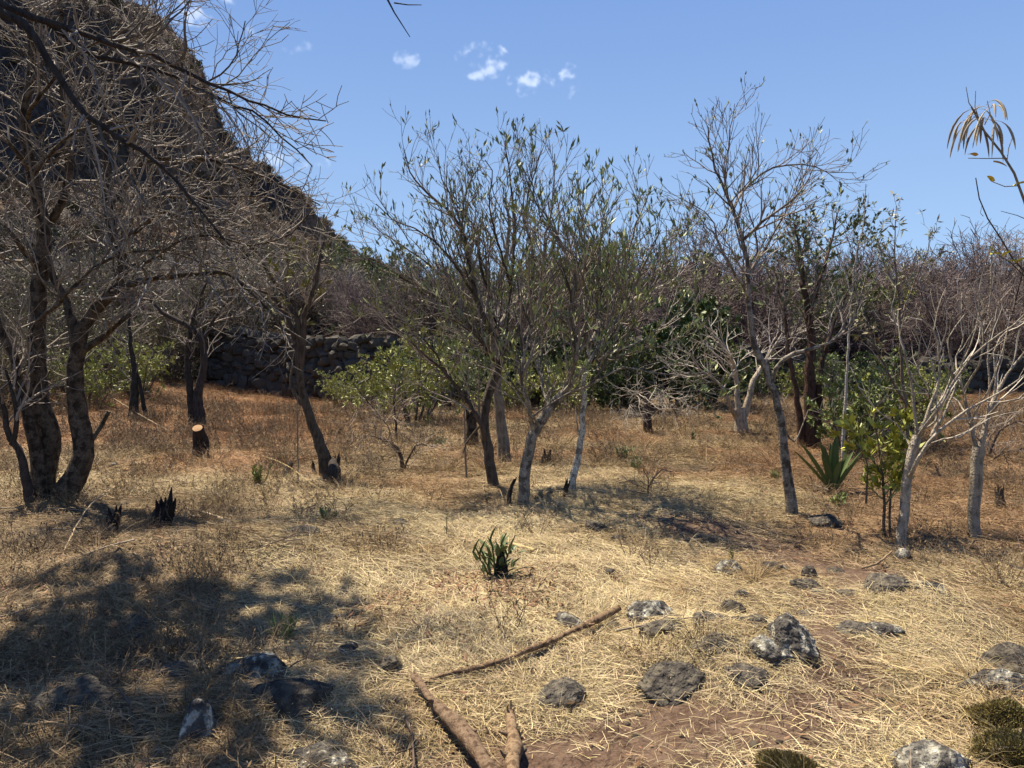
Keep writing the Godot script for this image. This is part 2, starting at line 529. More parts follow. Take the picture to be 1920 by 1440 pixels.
func straw_tuft(blades: int, tall: float) -> ArrayMesh:   # stems standing and arching out
	var rng := dice()
	var mm := MeshMaker.new()
	for b in blades:
		var a := rng.randf() * TAU
		var out_dir := Vector3(cos(a), 0, sin(a))
		var p := out_dir * 0.07 * sqrt(rng.randf()) - Vector3(0, 0.01, 0)
		var d := (out_dir * rng.randf_range(0.1, 0.9) + Vector3.UP).normalized()
		var l := tall * rng.randf_range(0.4, 1.1)
		var pts := PackedVector3Array()
		for i in 5:
			pts.append(p)
			d = (d + out_dir * rng.randf_range(0.0, 0.35) + Vector3(0, -0.22, 0) * rng.randf_range(0.3, 1.4)).normalized()
			p += d * l / 4.0
		mm.ribbon(pts, rng.randf_range(0.002, 0.004), d.cross(Vector3(rng.randf_range(-1, 1), 0.3, rng.randf_range(-1, 1))).normalized(), tint(rng))
	return mm.mesh(M.straw)
func leaf_scrap() -> ArrayMesh:   # a few curled dead leaves
	var rng := dice()
	var mm := MeshMaker.new()
	for k in 5:
		var p := Vector3(rng.randf_range(-0.1, 0.1), rng.randf_range(0.003, 0.03), rng.randf_range(-0.1, 0.1))
		var d := Vector3(rng.randf_range(-1, 1), rng.randf_range(-0.1, 0.15), rng.randf_range(-1, 1)).normalized()
		var side := d.cross(Vector3(rng.randf_range(-0.6, 0.6), 1, rng.randf_range(-0.6, 0.6))).normalized()
		var nn := d.cross(side)
		var l := rng.randf_range(0.022, 0.055)
		var w := l * rng.randf_range(0.25, 0.4)
		var curl := rng.randf_range(-0.4, 0.4)
		var grid := []
		for i in 4:
			var s := i / 3.0
			var half := w * sin(PI * (0.08 + 0.84 * s)) * 0.5
			var q := p + d * l * s + nn * l * curl * s * s
			grid.append([q - side * half + nn * half * 0.6, q, q + side * half + nn * half * 0.6])
		mm.sheet(grid, tint(rng) * Color(1.0, 0.95, 0.9))
	return mm.mesh(M.straw)
func dead_forb() -> ArrayMesh:   # thin branching brown stems, a hand or two tall
	var g := Growth.new()
	g.rng = dice()
	g.twigs = MeshMaker.new()
	g.leaves = g.twigs
	g.levels = 2
	g.rmin = 0.0013
	g.rmost = 0.003
	g.lens = [0.12, 0.06]
	g.dens = [26.0, 22.0]
	g.seg = 0.05
	g.ang = 0.7
	g.twig = Color(1, 1, 1)
	g.leaf_n = 26.0
	g.leaf_level = 1
	g.leaf_l = 0.022
	g.leaf_w = 0.008
	g.leaf_a = Color(0.8, 0.75, 0.7)
	g.leaf_b = Color(1.3, 1.1, 0.9)
	for k in 5:
		var a := TAU * k / 5.0
		g.shoot(Vector3(cos(a) * 0.03, -0.02, sin(a) * 0.03), Vector3(cos(a) * 0.6, 1.0, sin(a) * 0.6).normalized(), g.rng.randf_range(0.12, 0.28), 0.003, 0)
	return g.twigs.mesh(M.straw)
func stick_scrap() -> ArrayMesh:
	var rng := dice()
	var mm := MeshMaker.new()
	var pts := PackedVector3Array()
	var rad := PackedFloat32Array()
	var p := Vector3(-0.2, 0.02, 0)
	var d := Vector3(1, 0.05, 0)
	var wild := rng.randf_range(0.15, 0.6)
	for i in 6:
		pts.append(p); rad.append(lerpf(0.005, 0.002, i / 5.0))
		p += d * (0.05 + 0.06 * wild)
		d = (d + Vector3(0, rng.randf_range(-0.1, 0.06), rng.randf_range(-wild, wild))).normalized()
	mm.tube(pts, rad, 4, Color(1, 1, 1))
	p = pts[2]
	mm.tube(PackedVector3Array([p, p + Vector3(0.06, 0.03, 0.06), p + Vector3(0.12, 0.03, 0.1)]), PackedFloat32Array([0.003, 0.002, 0.0015]), 3, Color(0.9, 0.9, 0.9))
	return mm.mesh(M.twig)
func scatter(called: String, parent: Node, meshes: Array, spots: Array) -> void:   # spots: [Transform3D, Color]
	var rng := dice()
	var sorted := []
	for k in meshes.size():
		sorted.append([])
	for s in spots:
		sorted[rng.randi() % meshes.size()].append(s)
	for k in meshes.size():
		var mu := MultiMesh.new()
		mu.transform_format = MultiMesh.TRANSFORM_3D
		mu.use_colors = true
		mu.mesh = meshes[k]
		mu.instance_count = sorted[k].size()
		for i in sorted[k].size():
			mu.set_instance_transform(i, sorted[k][i][0])
			mu.set_instance_color(i, sorted[k][i][1])
		var o := MultiMeshInstance3D.new()
		o.name = called
		o.multimesh = mu
		o.set_meta("kind", "stuff")
		parent.add_child(o, true)
func stuff(called: String, label: String, category: String) -> Node3D:
	var o := Node3D.new()
	o.name = called
	add_child(o)
	tag(o, label, category, "", "stuff")
	return o
func clear_of_rocks(x: float, z: float, rng: RandomNumberGenerator) -> bool:
	for r in rocks_here:
		if Vector2(x, z).distance_to(r[0]) < r[1] * rng.randf_range(0.75, 1.15):
			return false
	return true
func lay(x: float, z: float, size: float, rng: RandomNumberGenerator, turn: float) -> Transform3D:
	var e := 0.12
	var y := H(x, z)
	var up := Vector3(H(x - e, z) - H(x + e, z), 2.0 * e, H(x, z - e) - H(x, z + e)).normalized()
	var fwd := Vector3(sin(turn), 0, cos(turn))
	var side := up.cross(fwd).normalized()
	return Transform3D(Basis(side, up, side.cross(up)).scaled(Vector3.ONE * size), Vector3(x, y, z))
func grow_straw() -> void:
	var rng := dice()
	var mats := []
	var tufts := []
	for k in 7: mats.append(straw_mat(175, 0.3, 0.12 + 0.06 * k))
	for k in 5: tufts.append(straw_tuft(42, 0.2 + 0.035 * k))
	var lying := []
	var standing := []
	for band in [[1.6, 5.0, 150.0, 0.85, 18.0], [5.0, 10.0, 75.0, 1.0, 16.0], [10.0, 27.5, 26.0, 1.4, 14.0]]:
		var area: float = 0.74 * (band[1] * band[1] - band[0] * band[0]) + 2.0 * (band[1] - band[0])
		for k in int(area * (band[2] + band[4])):
			var d := sqrt(lerpf(band[0] * band[0], band[1] * band[1], rng.randf()))
			var x := rng.randf_range(-1, 1) * (0.74 * d + 1.0)
			if d > wall_depth(x) - 0.3:
				continue
			var earth := bare(x, -d)
			var thick := smoothstep(-0.5, 0.15, patchy.get_noise_2d(x * 2.0 + 30, -d * 2.0))
			var is_mat: bool = rng.randf() < band[2] / (band[2] + band[4])
			if rng.randf() < earth * (0.96 if is_mat else 1.0) or (not clear_of_rocks(x, -d, rng)):
				continue
			var s := x / d
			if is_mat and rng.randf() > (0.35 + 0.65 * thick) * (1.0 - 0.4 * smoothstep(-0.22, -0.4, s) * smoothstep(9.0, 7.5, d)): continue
			if not is_mat and rng.randf() > 0.25 + 0.75 * smoothstep(0.1, 0.5, patchy.get_noise_2d(x * 1.3 - 60, -d * 1.3) + 0.3): continue
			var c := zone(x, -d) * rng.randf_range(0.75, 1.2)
			var turn := 1.2 * patchy.get_noise_2d(x * 0.8 - 20, -d * 0.8) * PI + rng.randfn(0.0, 0.5)
			var size: float = band[3] * rng.randf_range(0.7, 1.25)
			if is_mat: lying.append([lay(x, -d, size, rng, turn), c])
			else: standing.append([lay(x, -d, size * 0.9, rng, rng.randf() * TAU), c * 0.9])
	for r in rocks_here:   # grass leans against the rocks
		if r[2] < 0.1 or r[2] > 0.6: continue
		for k in int(60.0 * r[2]):
			var a := rng.randf() * TAU
			var q: Vector2 = r[0] + Vector2(cos(a) * r[2], sin(a) * r[3]) * rng.randf_range(0.42, 0.66)
			if bare(q.x, q.y) > 0.6 and rng.randf() < 0.6: continue
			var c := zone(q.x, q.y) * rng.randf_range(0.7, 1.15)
			if k % 3: lying.append([lay(q.x, q.y, rng.randf_range(0.5, 0.8), rng, a + rng.randfn(0.0, 0.4)), c])
			else: standing.append([lay(q.x, q.y, rng.randf_range(0.4, 0.7), rng, a), c])
	var o := stuff("dry_grass", "matted straw-coloured dry grass covering the clearing between the rocks and trees", "dry grass")
	scatter("straw_mat", o, mats, lying)
	scatter("grass_tuft", o, tufts, standing)
	# brown dead forbs standing in the straw, thickest on the left and right
	var forbs := []
	for k in 5200:
		var d := sqrt(rng.randf_range(6.0, 420.0))
		var s := rng.randf_range(-0.74, 0.74)
		if rng.randf() > 0.12 + 0.35 * smoothstep(8.0, 11.0, d) + 0.8 * smoothstep(-0.1, -0.3, s) + 0.75 * smoothstep(0.35, 0.5, s) * smoothstep(4.5, 6.0, d): continue
		if rng.randf() > 0.5 + 1.2 * patchy.get_noise_2d(s * d * 1.6 + 11, d * 1.6) or bare(s * d, -d) > 0.3 or d > wall_depth(s * d) - 0.4: continue
		forbs.append([lay(s * d, -d, rng.randf_range(0.5, 1.2) * (1.0 + 0.5 * smoothstep(9.0, 15.0, d)), rng, rng.randf() * TAU), Color(0.13, 0.095, 0.06).lerp(Color(0.26, 0.19, 0.115), rng.randf())])
	scatter("dead_forb", o, [dead_forb(), dead_forb(), dead_forb()], forbs)
	# dead leaves, thickest under the trees on the right and round the green plant in the middle
	var leaves := []
	var heaps := [[Vector2(0, -5.02), 0.42, 260], [Vector2(-0.19, -4.6), 0.4, 160], [Vector2(0.23, -8.35), 0.5, 120], [Vector2(3.3, -6.94), 0.9, 300], [Vector2(3.99, -6.64), 0.9, 250], [Vector2(-2.75, -5.94), 1.0, 200], [Vector2(-2.38, -4.18), 0.8, 200], [Vector2(-0.63, -4.51), 0.5, 120], [Vector2(0.68, -9.78), 0.8, 120], [Vector2(-0.55, -9.78), 0.8, 120], [Vector2(3.57, -13.16), 2.5, 300], [Vector2(-2.14, -11.8), 2.5, 200]]
	for h in heaps:
		for k in h[2]:
			var q: Vector2 = h[0] + Vector2(rng.randfn(), rng.randfn()) * h[1] * 0.6
			leaves.append([lay(q.x, q.y, rng.randf_range(0.7, 1.3), rng, rng.randf() * TAU), Color(0.19, 0.1, 0.055).lerp(Color(0.28, 0.19, 0.115), rng.randf()) * rng.randf_range(0.5, 1.2)])
	for k in 1500:
		var d := sqrt(rng.randf_range(5.0, 300.0))
		var x := rng.randf_range(-0.75, 0.75) * d
		leaves.append([lay(x, -d, rng.randf_range(0.6, 1.3), rng, rng.randf() * TAU), Color(0.2, 0.115, 0.065) * rng.randf_range(0.5, 1.3)])
	var grit := []
	for k in 2600:
		var d := sqrt(rng.randf_range(5.0, 90.0))
		var x := rng.randf_range(-0.75, 0.75) * d
		if rng.randf() > 0.25 + 0.75 * bare(x, -d): continue
		var t := lay(x, -d, 1.0, rng, rng.randf() * TAU)
		t.basis = t.basis.scaled(Vector3.ONE * (0.006 + 0.022 * pow(rng.randf(), 3.0)))
		grit.append([t, Color(0.75, 0.7, 0.62) * rng.randf_range(0.6, 2.0)])
	var pebbles := []
	for k in 4: pebbles.append(rock_mesh(Vector3(1.0, 0.65, 0.85), 1, M.basalt, rng, 1.2))
	o = stuff("pebbles", "small grey pebbles and crumbs of stone strewn on the bare earth", "pebbles")
	scatter("pebble", o, pebbles, grit)
	o = stuff("leaf_litter", "curled brown dead leaves strewn on the straw under the trees", "dead leaves")
	scatter("dead_leaf", o, [leaf_scrap(), leaf_scrap(), leaf_scrap(), leaf_scrap()], leaves)
	var sticks := []
	for k in 420:
		var d := sqrt(rng.randf_range(4.0, 320.0))
		var x := rng.randf_range(-0.75, 0.75) * d
		if k % 2: x = rng.randf_range(-0.72, -0.2) * d
		sticks.append([lay(x, -d, rng.randf_range(0.5, 1.5), rng, rng.randf() * TAU), [Color(0.3, 0.23, 0.15), Color(0.13, 0.09, 0.07), Color(0.2, 0.16, 0.125)][k % 3] * rng.randf_range(0.7, 1.2)])
	o = stuff("fallen_twigs", "thin dry twigs fallen loose all over the ground", "twigs")
	scatter("fallen_twig", o, [stick_scrap(), stick_scrap(), stick_scrap(), stick_scrap(), stick_scrap(), stick_scrap(), stick_scrap()], sticks)

# ---------------------------------------------------------------- ground, hill, wall
func make_ground() -> void:
	var mm := MeshMaker.new()
	var xs := PackedFloat32Array()
	var zs := PackedFloat32Array()
	var t := -1.0
	for i in 361:
		t = -1.0 + i / 180.0
		xs.append(signf(t) * (absf(t) * 9.0 + 500.0 * pow(absf(t), 7.0)))
	for i in 381:
		t = i / 380.0
		zs.append(4.0 - (t * 30.0 + 900.0 * pow(t, 9.0)))
	for z in zs:
		for x in xs:
			mm.v.append(Vector3(x, H(x, z), z))
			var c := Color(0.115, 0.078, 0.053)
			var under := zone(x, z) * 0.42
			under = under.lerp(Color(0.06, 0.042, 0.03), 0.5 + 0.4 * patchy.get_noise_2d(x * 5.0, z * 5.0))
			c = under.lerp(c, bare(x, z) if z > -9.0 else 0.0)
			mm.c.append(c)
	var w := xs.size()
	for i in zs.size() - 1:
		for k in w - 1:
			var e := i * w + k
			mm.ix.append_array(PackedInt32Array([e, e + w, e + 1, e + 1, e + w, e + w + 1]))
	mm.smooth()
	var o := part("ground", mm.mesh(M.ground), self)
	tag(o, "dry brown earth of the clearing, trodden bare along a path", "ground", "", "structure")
const RIDGE := [Vector2(-160.2, 89.8), Vector2(-104.4, 76.3), Vector2(-86.4, 65.5), Vector2(-77.4, 60.6), Vector2(-68.4, 58.5), Vector2(-64.8, 56.1), Vector2(-60.3, 55.2), Vector2(-55.8, 51.6), Vector2(-51.8, 45.9), Vector2(-49.5, 40.2), Vector2(-48.7, 35.1), Vector2(-47.3, 33.9), Vector2(-41.4, 28.8), Vector2(-36.0, 25.2), Vector2(-31.5, 20.5), Vector2(-27.0, 16.1), Vector2(-21.6, 12.9), Vector2(-14.4, 8.4), Vector2(-5.0, 4.8), Vector2(11.7, 1.8), Vector2(57.6, 1.2)]
func hill_y(x: float, d: float) -> float:
	var n := rough.get_noise_3d(x * 0.35, d * 0.35, 5.0)
	var n2 := rough.get_noise_3d(x * 1.1, d * 1.1, 15.0)
	var xr := x * 130.0 / lerpf(130.0, d, 0.55) + n * 0.7
	var r := 0.0
	for i in RIDGE.size() - 1:
		if xr <= RIDGE[i + 1].x or i == RIDGE.size() - 2:
			r = lerpf(RIDGE[i].y, RIDGE[i + 1].y, clampf((xr - RIDGE[i].x) / (RIDGE[i + 1].x - RIDGE[i].x), 0, 1))
			break
	var s := clampf((d - 42.0) / 88.0, 0.0, 1.0)
	var cliff := smoothstep(0.56, 0.66, s + 0.1 * n)
	var rise := lerpf(0.78 * s, 0.6 * s + 0.4 * cliff, smoothstep(-38.0, -50.0, x))
	if d > 130.0: rise = 1.0 - 0.004 * (d - 130.0)
	return maxf(rise, 0.0) * r + (1.7 * n + 1.1 * n2) * smoothstep(0.0, 0.15, s) + lerpf(0.5, 2.5, s)
func make_hill() -> void:
	var mm := MeshMaker.new()
	for i in 150:
		var d := 40.0 + 140.0 * i / 149.0
		for k in 240:
			var x := -150.0 + 200.0 * k / 239.0
			mm.v.append(Vector3(x, hill_y(x, d), -d))
			var a := rough.get_noise_3d(x * 0.5 + 7, d * 0.5, hill_y(x, d) * 0.3)
			var c := Color(0.19, 0.128, 0.083).lerp(Color(0.29, 0.185, 0.105), smoothstep(-0.1, 0.5, a))
			var high := smoothstep(-36.0, -46.0, x) * smoothstep(78.0, 88.0, d + 10.0 * a) * smoothstep(108.0, 98.0, d + 8.0 * a)
			c = c.lerp(Color(0.05, 0.044, 0.04), high * 0.9)
			c = c.lerp(Color(0.07, 0.06, 0.055), smoothstep(0.05, 0.25, rough.get_noise_3d(x * 0.25 + 50, d * 0.3, 3.0)))
			mm.c.append(c)
	for i in 149:
		for k in 239:
			var e := i * 240 + k
			mm.ix.append_array(PackedInt32Array([e, e + 240, e + 1, e + 1, e + 240, e + 241]))
	mm.smooth()
	var o := part("hill", mm.mesh(M.hill), self)
	tag(o, "steep brown hill with a dark cliff rising on the left", "hill", "", "structure")
func tuft_of_scrub(kind: int) -> ArrayMesh:   # a far shrub, one metre tall
	var g := Growth.new()
	g.rng = dice()
	g.twigs = MeshMaker.new()
	g.leaves = g.twigs
	g.levels = 2
	g.rmin = 0.012
	g.rmost = 0.03
	g.lens = [0.5, 0.3]
	g.dens = [7.0, 8.0]
	g.twig = Color(1, 1, 1)
	g.seg = 0.2
	if kind > 0:
		g.leaf_n = 26.0 if kind == 1 else 12.0
		g.leaf_level = 1
		g.leaf_l = 0.15 if kind == 1 else 0.3
		g.leaf_w = 0.07 if kind == 1 else 0.03
		g.leaf_a = Color(1, 1, 1)
		g.leaf_b = Color(1.2, 1.2, 1)
	for k in 7:
		var a := TAU * k / 7.0
		g.shoot(Vector3(0, -0.1, 0), Vector3(cos(a) * 0.8, 1.0, sin(a) * 0.8).normalized(), g.rng.randf_range(0.6, 1.1), 0.03, 0)
	return g.twigs.mesh(M.leaf)
func clothe_hill() -> void:
	var rng := dice()
	var dry := []
	var green := []
	for k in 7000:
		var d := rng.randf_range(44.0, 138.0)
		var x := rng.randf_range(-0.78, -0.1) * d
		var y := hill_y(x, d)
		var t := Transform3D(Basis(Vector3.UP, rng.randf() * TAU).scaled(Vector3(1, rng.randf_range(0.6, 1.1), 1) * rng.randf_range(0.5, 1.5)), Vector3(x, y, -d))
		var here := rough.get_noise_3d(x * 0.4, d * 0.4, 33.0)
		if rng.randf() < 0.06 + 0.35 * smoothstep(0.1, 0.5, here) or y < 12.0 and rng.randf() < 0.3:
			green.append([t, Color(0.09, 0.085, 0.042).lerp(Color(0.13, 0.11, 0.05), rng.randf()) * rng.randf_range(0.7, 1.2)])
		else:
			dry.append([t, Color(0.16, 0.115, 0.083).lerp(Color(0.25, 0.17, 0.1), rng.randf()) * rng.randf_range(0.5, 1.2)])
	var o := stuff("hill_scrub", "dry brown and dull green scrub covering the hillside", "scrub")
	scatter("dry_scrub", o, [tuft_of_scrub(0), tuft_of_scrub(0), tuft_of_scrub(2)], dry)
	scatter("green_scrub", o, [tuft_of_scrub(1), tuft_of_scrub(1)], green)
func make_wall() -> void:
	var rng := dice()
	var o := base("stone_wall", Vector3(0, 0, 0), "long dry stone wall of dark lava rocks across the back of the clearing", "wall")
	var stones := []
	for k in 10:   # rough blocks, cubes cut in two along each edge and knocked about
		var mm := MeshMaker.new()
		for q in ball_v[1]:
			var p: Vector3 = q
			p = Vector3(signf(p.x) * pow(absf(p.x), 0.62), signf(p.y) * pow(absf(p.y), 0.62), signf(p.z) * pow(absf(p.z), 0.62)) * 0.58
			p += Vector3(rng.randf_range(-1, 1), rng.randf_range(-1, 1), rng.randf_range(-1, 1)) * 0.12
			mm.v.append(p)
			var w := 0.7 + 0.1 * k
			mm.c.append(Color(w, w, w))
		mm.ix = ball_i[1]
		mm.facet()
		stones.append(mm.mesh(M.basalt))
	var shown := []
	var x := -11.0
	var row_y := 0.0
	var row := 0
	while row_y < 2.0:
		var h := rng.randf_range(0.17, 0.27) * (1.25 if row < 2 else 1.0)
		x = -11.4 + rng.randf() * 0.2
		while x < 21.0:
			var w := rng.randf_range(0.17, 0.5)
			var d := wall_depth(x)
			var foot := H(x, -d + 0.3)
			if row_y + h * 0.6 < wall_top(x) + 0.3 * rough.get_noise_2d(x * 5, 3):
				var y := foot + row_y + h * 0.5 - 0.08 + rng.randf_range(-0.04, 0.04)
				var t := Transform3D(Basis.from_euler(Vector3(rng.randf_range(-0.5, 0.5), rng.randf_range(-0.6, 0.6), rng.randf_range(-0.45, 0.45))).scaled_local(Vector3(w * 1.02, h * 1.06, rng.randf_range(0.28, 0.42))), Vector3(x + w * 0.5, y, -d + 0.1 - row_y * 0.16 + rng.randf_range(-0.12, 0.12)))
				shown.append([t, rng.randi() % 10, d])
			x += w * 0.94
		row_y += h * 0.92
		row += 1
	var singles := 0
	var rest := []
	for s in shown:
		var u: float = s[0].origin.x / s[2]
		if singles < 300 and (u > -0.41 and u < -0.125 or u > 0.57 and u < 0.68):
			part("stone", stones[s[1]], o).transform = s[0]
			singles += 1
		else:
			rest.append([s[0], Color.WHITE])
	scatter("stones", o, stones.slice(0, 3), rest)
	var mm := MeshMaker.new()   # the rubble core behind the face
	var front := []
	for r in [[0.0, 0.0], [0.5, 0.12], [1.0, 0.3], [1.0, 0.85], [0.0, 0.9]]:
		var line := []
		for k in 90:
			var xx := -11.5 + 32.7 * k / 89.0
			line.append(Vector3(xx, H(xx, -wall_depth(xx) + 0.3) - 0.2 + r[0] * (wall_top(xx) + 0.05) + 0.04 * rough.get_noise_2d(xx * 6, r[0] * 9), -wall_depth(xx) - 0.02 - r[1]))
		front.append(line)
	mm.sheet(front, Color(1.1, 1.1, 1.1))
	part("rubble_core", mm.mesh(M.basalt), o)
# ---------------------------------------------------------------- plants, stumps, logs
func strap(mm: MeshMaker, at: Vector3, out_dir: Vector3, rise: float, l: float, w: float, bow: float, col: Color, fold := 0.35, point := 1.0) -> void:   # a channelled strap leaf that narrows to a point
	var side := out_dir.cross(Vector3.UP).normalized()
	var d := (out_dir * cos(rise) + Vector3.UP * sin(rise)).normalized()
	var p := at
	var grid := []
	for i in 9:
		var s := i / 8.0
		var half := w * 0.5 * (0.75 + 1.0 * s - 0.6 * s * s) * pow(clampf(1.0 - pow(s, 3.0 * point), 0.015, 1.0), 0.8)
		var nn := side.cross(d).normalized()
		grid.append([p - side * half + nn * half * fold * 2.0, p - side * half * 0.5 + nn * half * fold * 0.7, p, p + side * half * 0.5 + nn * half * fold * 0.7, p + side * half + nn * half * fold * 2.0])
		d = (d - Vector3.UP * bow * 0.12 + out_dir * bow * 0.03).normalized()
		p += d * l / 8.0
	mm.sheet(grid, col)
func agave(label: String, at: Vector2, leaves: Array) -> void:   # leaves: [heading, rise, length, width, bow, colour]
	var o := base("agave", on_ground(at), label, "agave")
	for q in leaves:
		var mm := MeshMaker.new()
		var a: float = q[0]
		strap(mm, Vector3(cos(a) * 0.03, 0.03, sin(a) * 0.03), Vector3(cos(a), 0, sin(a)), q[1], q[2], q[3], q[4], q[5])
		part("leaf", mm.mesh(M.agave), o)
func clump(called: String, label: String, at: Vector2, stems: int, tall: float, spread: float, leaf_l: float, leaf_w: float, per_stem: int, a: Color, b: Color, category := "plant") -> Node3D:   # a low leafy plant
	var rng := dice()
	var o := base(called, on_ground(at), label, category)
	var wood := MeshMaker.new()
	var green := MeshMaker.new()
	for k in stems:
		var w := rng.randf() * TAU
		var out_dir := Vector3(cos(w), 0, sin(w))
		var p := out_dir * spread * 0.3 * rng.randf() - Vector3(0, 0.02, 0)
		var d := (out_dir * spread / tall * rng.randf_range(0.2, 1.0) + Vector3.UP).normalized()
		var l := tall * rng.randf_range(0.6, 1.05)
		var pts := PackedVector3Array([p, p + d * l * 0.5, p + d * l * 0.75 + Vector3.UP * l * 0.25])
		wood.tube(pts, PackedFloat32Array([0.005, 0.004, 0.002]), 3, Color(0.12, 0.1, 0.05))
		for i in per_stem:
			var s := rng.randf_range(0.1, 1.0)
			var q := pts[0].lerp(pts[1], s * 2.0) if s < 0.5 else pts[1].lerp(pts[2], s * 2.0 - 1.0)
			var ld := (Vector3(rng.randf_range(-1, 1), rng.randf_range(0.0, 1.4), rng.randf_range(-1, 1)) + d * 0.6).normalized()
			var f := rng.randf_range(0.6, 1.2)
			green.leaf(q, ld, ld.cross(Vector3(rng.randf_range(-1, 1), 1, rng.randf_range(-1, 1))).normalized(), leaf_l * f, leaf_w * f, a.lerp(b, rng.randf()) * rng.randf_range(0.8, 1.2))
	part("stems", wood.mesh(M.twig), o)
	part("foliage", green.mesh(M.leaf), o).set_meta("kind", "stuff")
	return o
func timber(called: String, label: String, category: String, pts: Array, r: Array, col: Color, cut := Color(0, 0, 0), spikes := 0, mat := "bark", every := 0.06) -> Node3D:   # a log, stick or stump along pts, thick as r says; a pale sawn face or charred splinters at the end
	var rng := dice()
	var foot: Vector3 = pts[0]
	foot.y = H(foot.x, foot.z)
	var o := base(called, foot, label, category)
	var p := curve(pts, foot, every, 0.004, rng)
	var rad := PackedFloat32Array()
	for k in p.size():
		var f := float(k) / (p.size() - 1) * (r.size() - 1)
		var i := mini(int(f), r.size() - 2)
		rad.append(lerpf(r[i], r[i + 1], f - i))
	var mm := MeshMaker.new()
	mm.tube(p, rad, 16, col, rough, 0.5, 26.0)
	mm.cap(p[0], (p[0] - p[1]).normalized(), rad[0] * 0.97, 14, col)
	var end := (p[-1] - p[-2]).normalized()
	if called.begins_with("fallen_") and not called.ends_with("stick") or called == "log_stub":   # broken-off side stubs
		for k in [0.28, 0.52, 0.8]:
			var i := int(k * (p.size() - 1))
			var side := (p[i + 1] - p[i]).cross(Vector3(rng.randf_range(-0.5, 0.5), 1, 0)).normalized() * (1.0 if rng.randf() < 0.5 else -1.0) + Vector3(0, 0.5, 0)
			mm.tube(PackedVector3Array([p[i], p[i] + side * rad[i] * 1.2, p[i] + side * rad[i] * rng.randf_range(1.6, 2.6) + end * 0.01]), PackedFloat32Array([rad[i] * 0.6, rad[i] * 0.42, rad[i] * 0.2]), 7, col, rough, 0.4, 26.0)
	mm.cap(p[-1], end, rad[-1] * 0.97, 14, col)
	var wood := part("wood", mm.mesh(M[mat]), o)
	if cut.r > 0.0:
		var face := MeshMaker.new()
		for k in 7:   # growth rings
			face.cap(p[-1] + end * (0.006 + 0.0007 * k), end, rad[-1] * (0.93 - 0.13 * k), 18, cut * ([1.0, 0.72][k % 2] as float))
		face.tube(PackedVector3Array([p[-1] - end * 0.004, p[-1] + end * 0.006]), PackedFloat32Array([rad[-1] * 0.95, rad[-1] * 0.93]), 18, cut)
		part("sawn_face", face.mesh(M.wood), wood).set_meta("label", "pale freshly sawn face")
	for k in spikes:
		var sp := MeshMaker.new()
		var a := TAU * k / spikes + rng.randf()
		var q := p[-1] + Vector3(cos(a), -0.1, sin(a)) * rad[-1] * 0.6
		var tip := q + Vector3(cos(a) * 0.3, rng.randf_range(0.6, 1.5), sin(a) * 0.3) * rad[-1] * rng.randf_range(1.0, 2.2)
		sp.tube(PackedVector3Array([q - end * rad[-1] * 0.6, q.lerp(tip, 0.5), tip]), PackedFloat32Array([rad[-1] * 0.45, rad[-1] * 0.3, 0.004]), 6, col, rough, 0.5)
		part("splinter", sp.mesh(M[mat]), wood)
	return o
func on_g(u: Vector2, y: float) -> Vector3:
	return on_ground(u) + Vector3(0, y, 0)

# ---------------------------------------------------------------- sky
func cloud_cover() -> ImageTexture:
	var w := 4096
	var im := Image.create(w, w / 2, false, Image.FORMAT_RGBA8)
	im.fill(Color(1, 1, 1, 0))
	var wisps := noise(0.02, 5, 71)
	wisps.domain_warp_enabled = true
	wisps.domain_warp_amplitude = 34.0
	wisps.domain_warp_frequency = 0.012
	# heading, height (degrees), half width, half height, thickness
	for q in [[-22.8, 22.6, 2.4, 1.1, 0.6], [-18.5, 21.2, 0.9, 0.5, 0.25], [-15.4, 20.4, 0.8, 0.3, 0.2], [-7.7, 20.2, 0.6, 0.4, 0.45], [-2.2, 20.2, 1.3, 0.8, 0.6], [2.6, 18.9, 1.9, 0.85, 0.65], [-17.2, 13.4, 1.3, 0.6, 0.35], [-14.4, 13.0, 0.8, 0.4, 0.3], [58.0, 24.0, 3.0, 1.3, 0.4], [-75.0, 30.0, 3.5, 1.4, 0.4], [130.0, 26.0, 3.0, 1.2, 0.4]]:
		var cx: float = q[0] / 360.0 * w
		var cy: float = (90.0 - q[1]) / 180.0 * w / 2
		var rx: float = q[2] / 360.0 * w * 1.6
		var ry: float = q[3] / 180.0 * w / 2 * 1.6
		for y in range(int(cy - ry), int(cy + ry) + 1):
			for x in range(int(cx - rx), int(cx + rx) + 1):
				var e := Vector2((x - cx) / rx, (y - cy) / ry).length()
				if e >= 1.0: continue
				var n := wisps.get_noise_2d(x * 1.3 + y * 0.5, y * 1.9) + 0.5 * wisps.get_noise_2d(x * 4.1 + 500, y * 5.3)
				var a: float = smoothstep(0.0, 0.95, n * 1.5 + 0.34 - e * 0.62) * q[4]
				var px := posmod(x, w)
				a = maxf(a, im.get_pixel(px, y).a)
				im.set_pixel(px, y, Color(1, 1, 1, a))
	return ImageTexture.create_from_image(im)

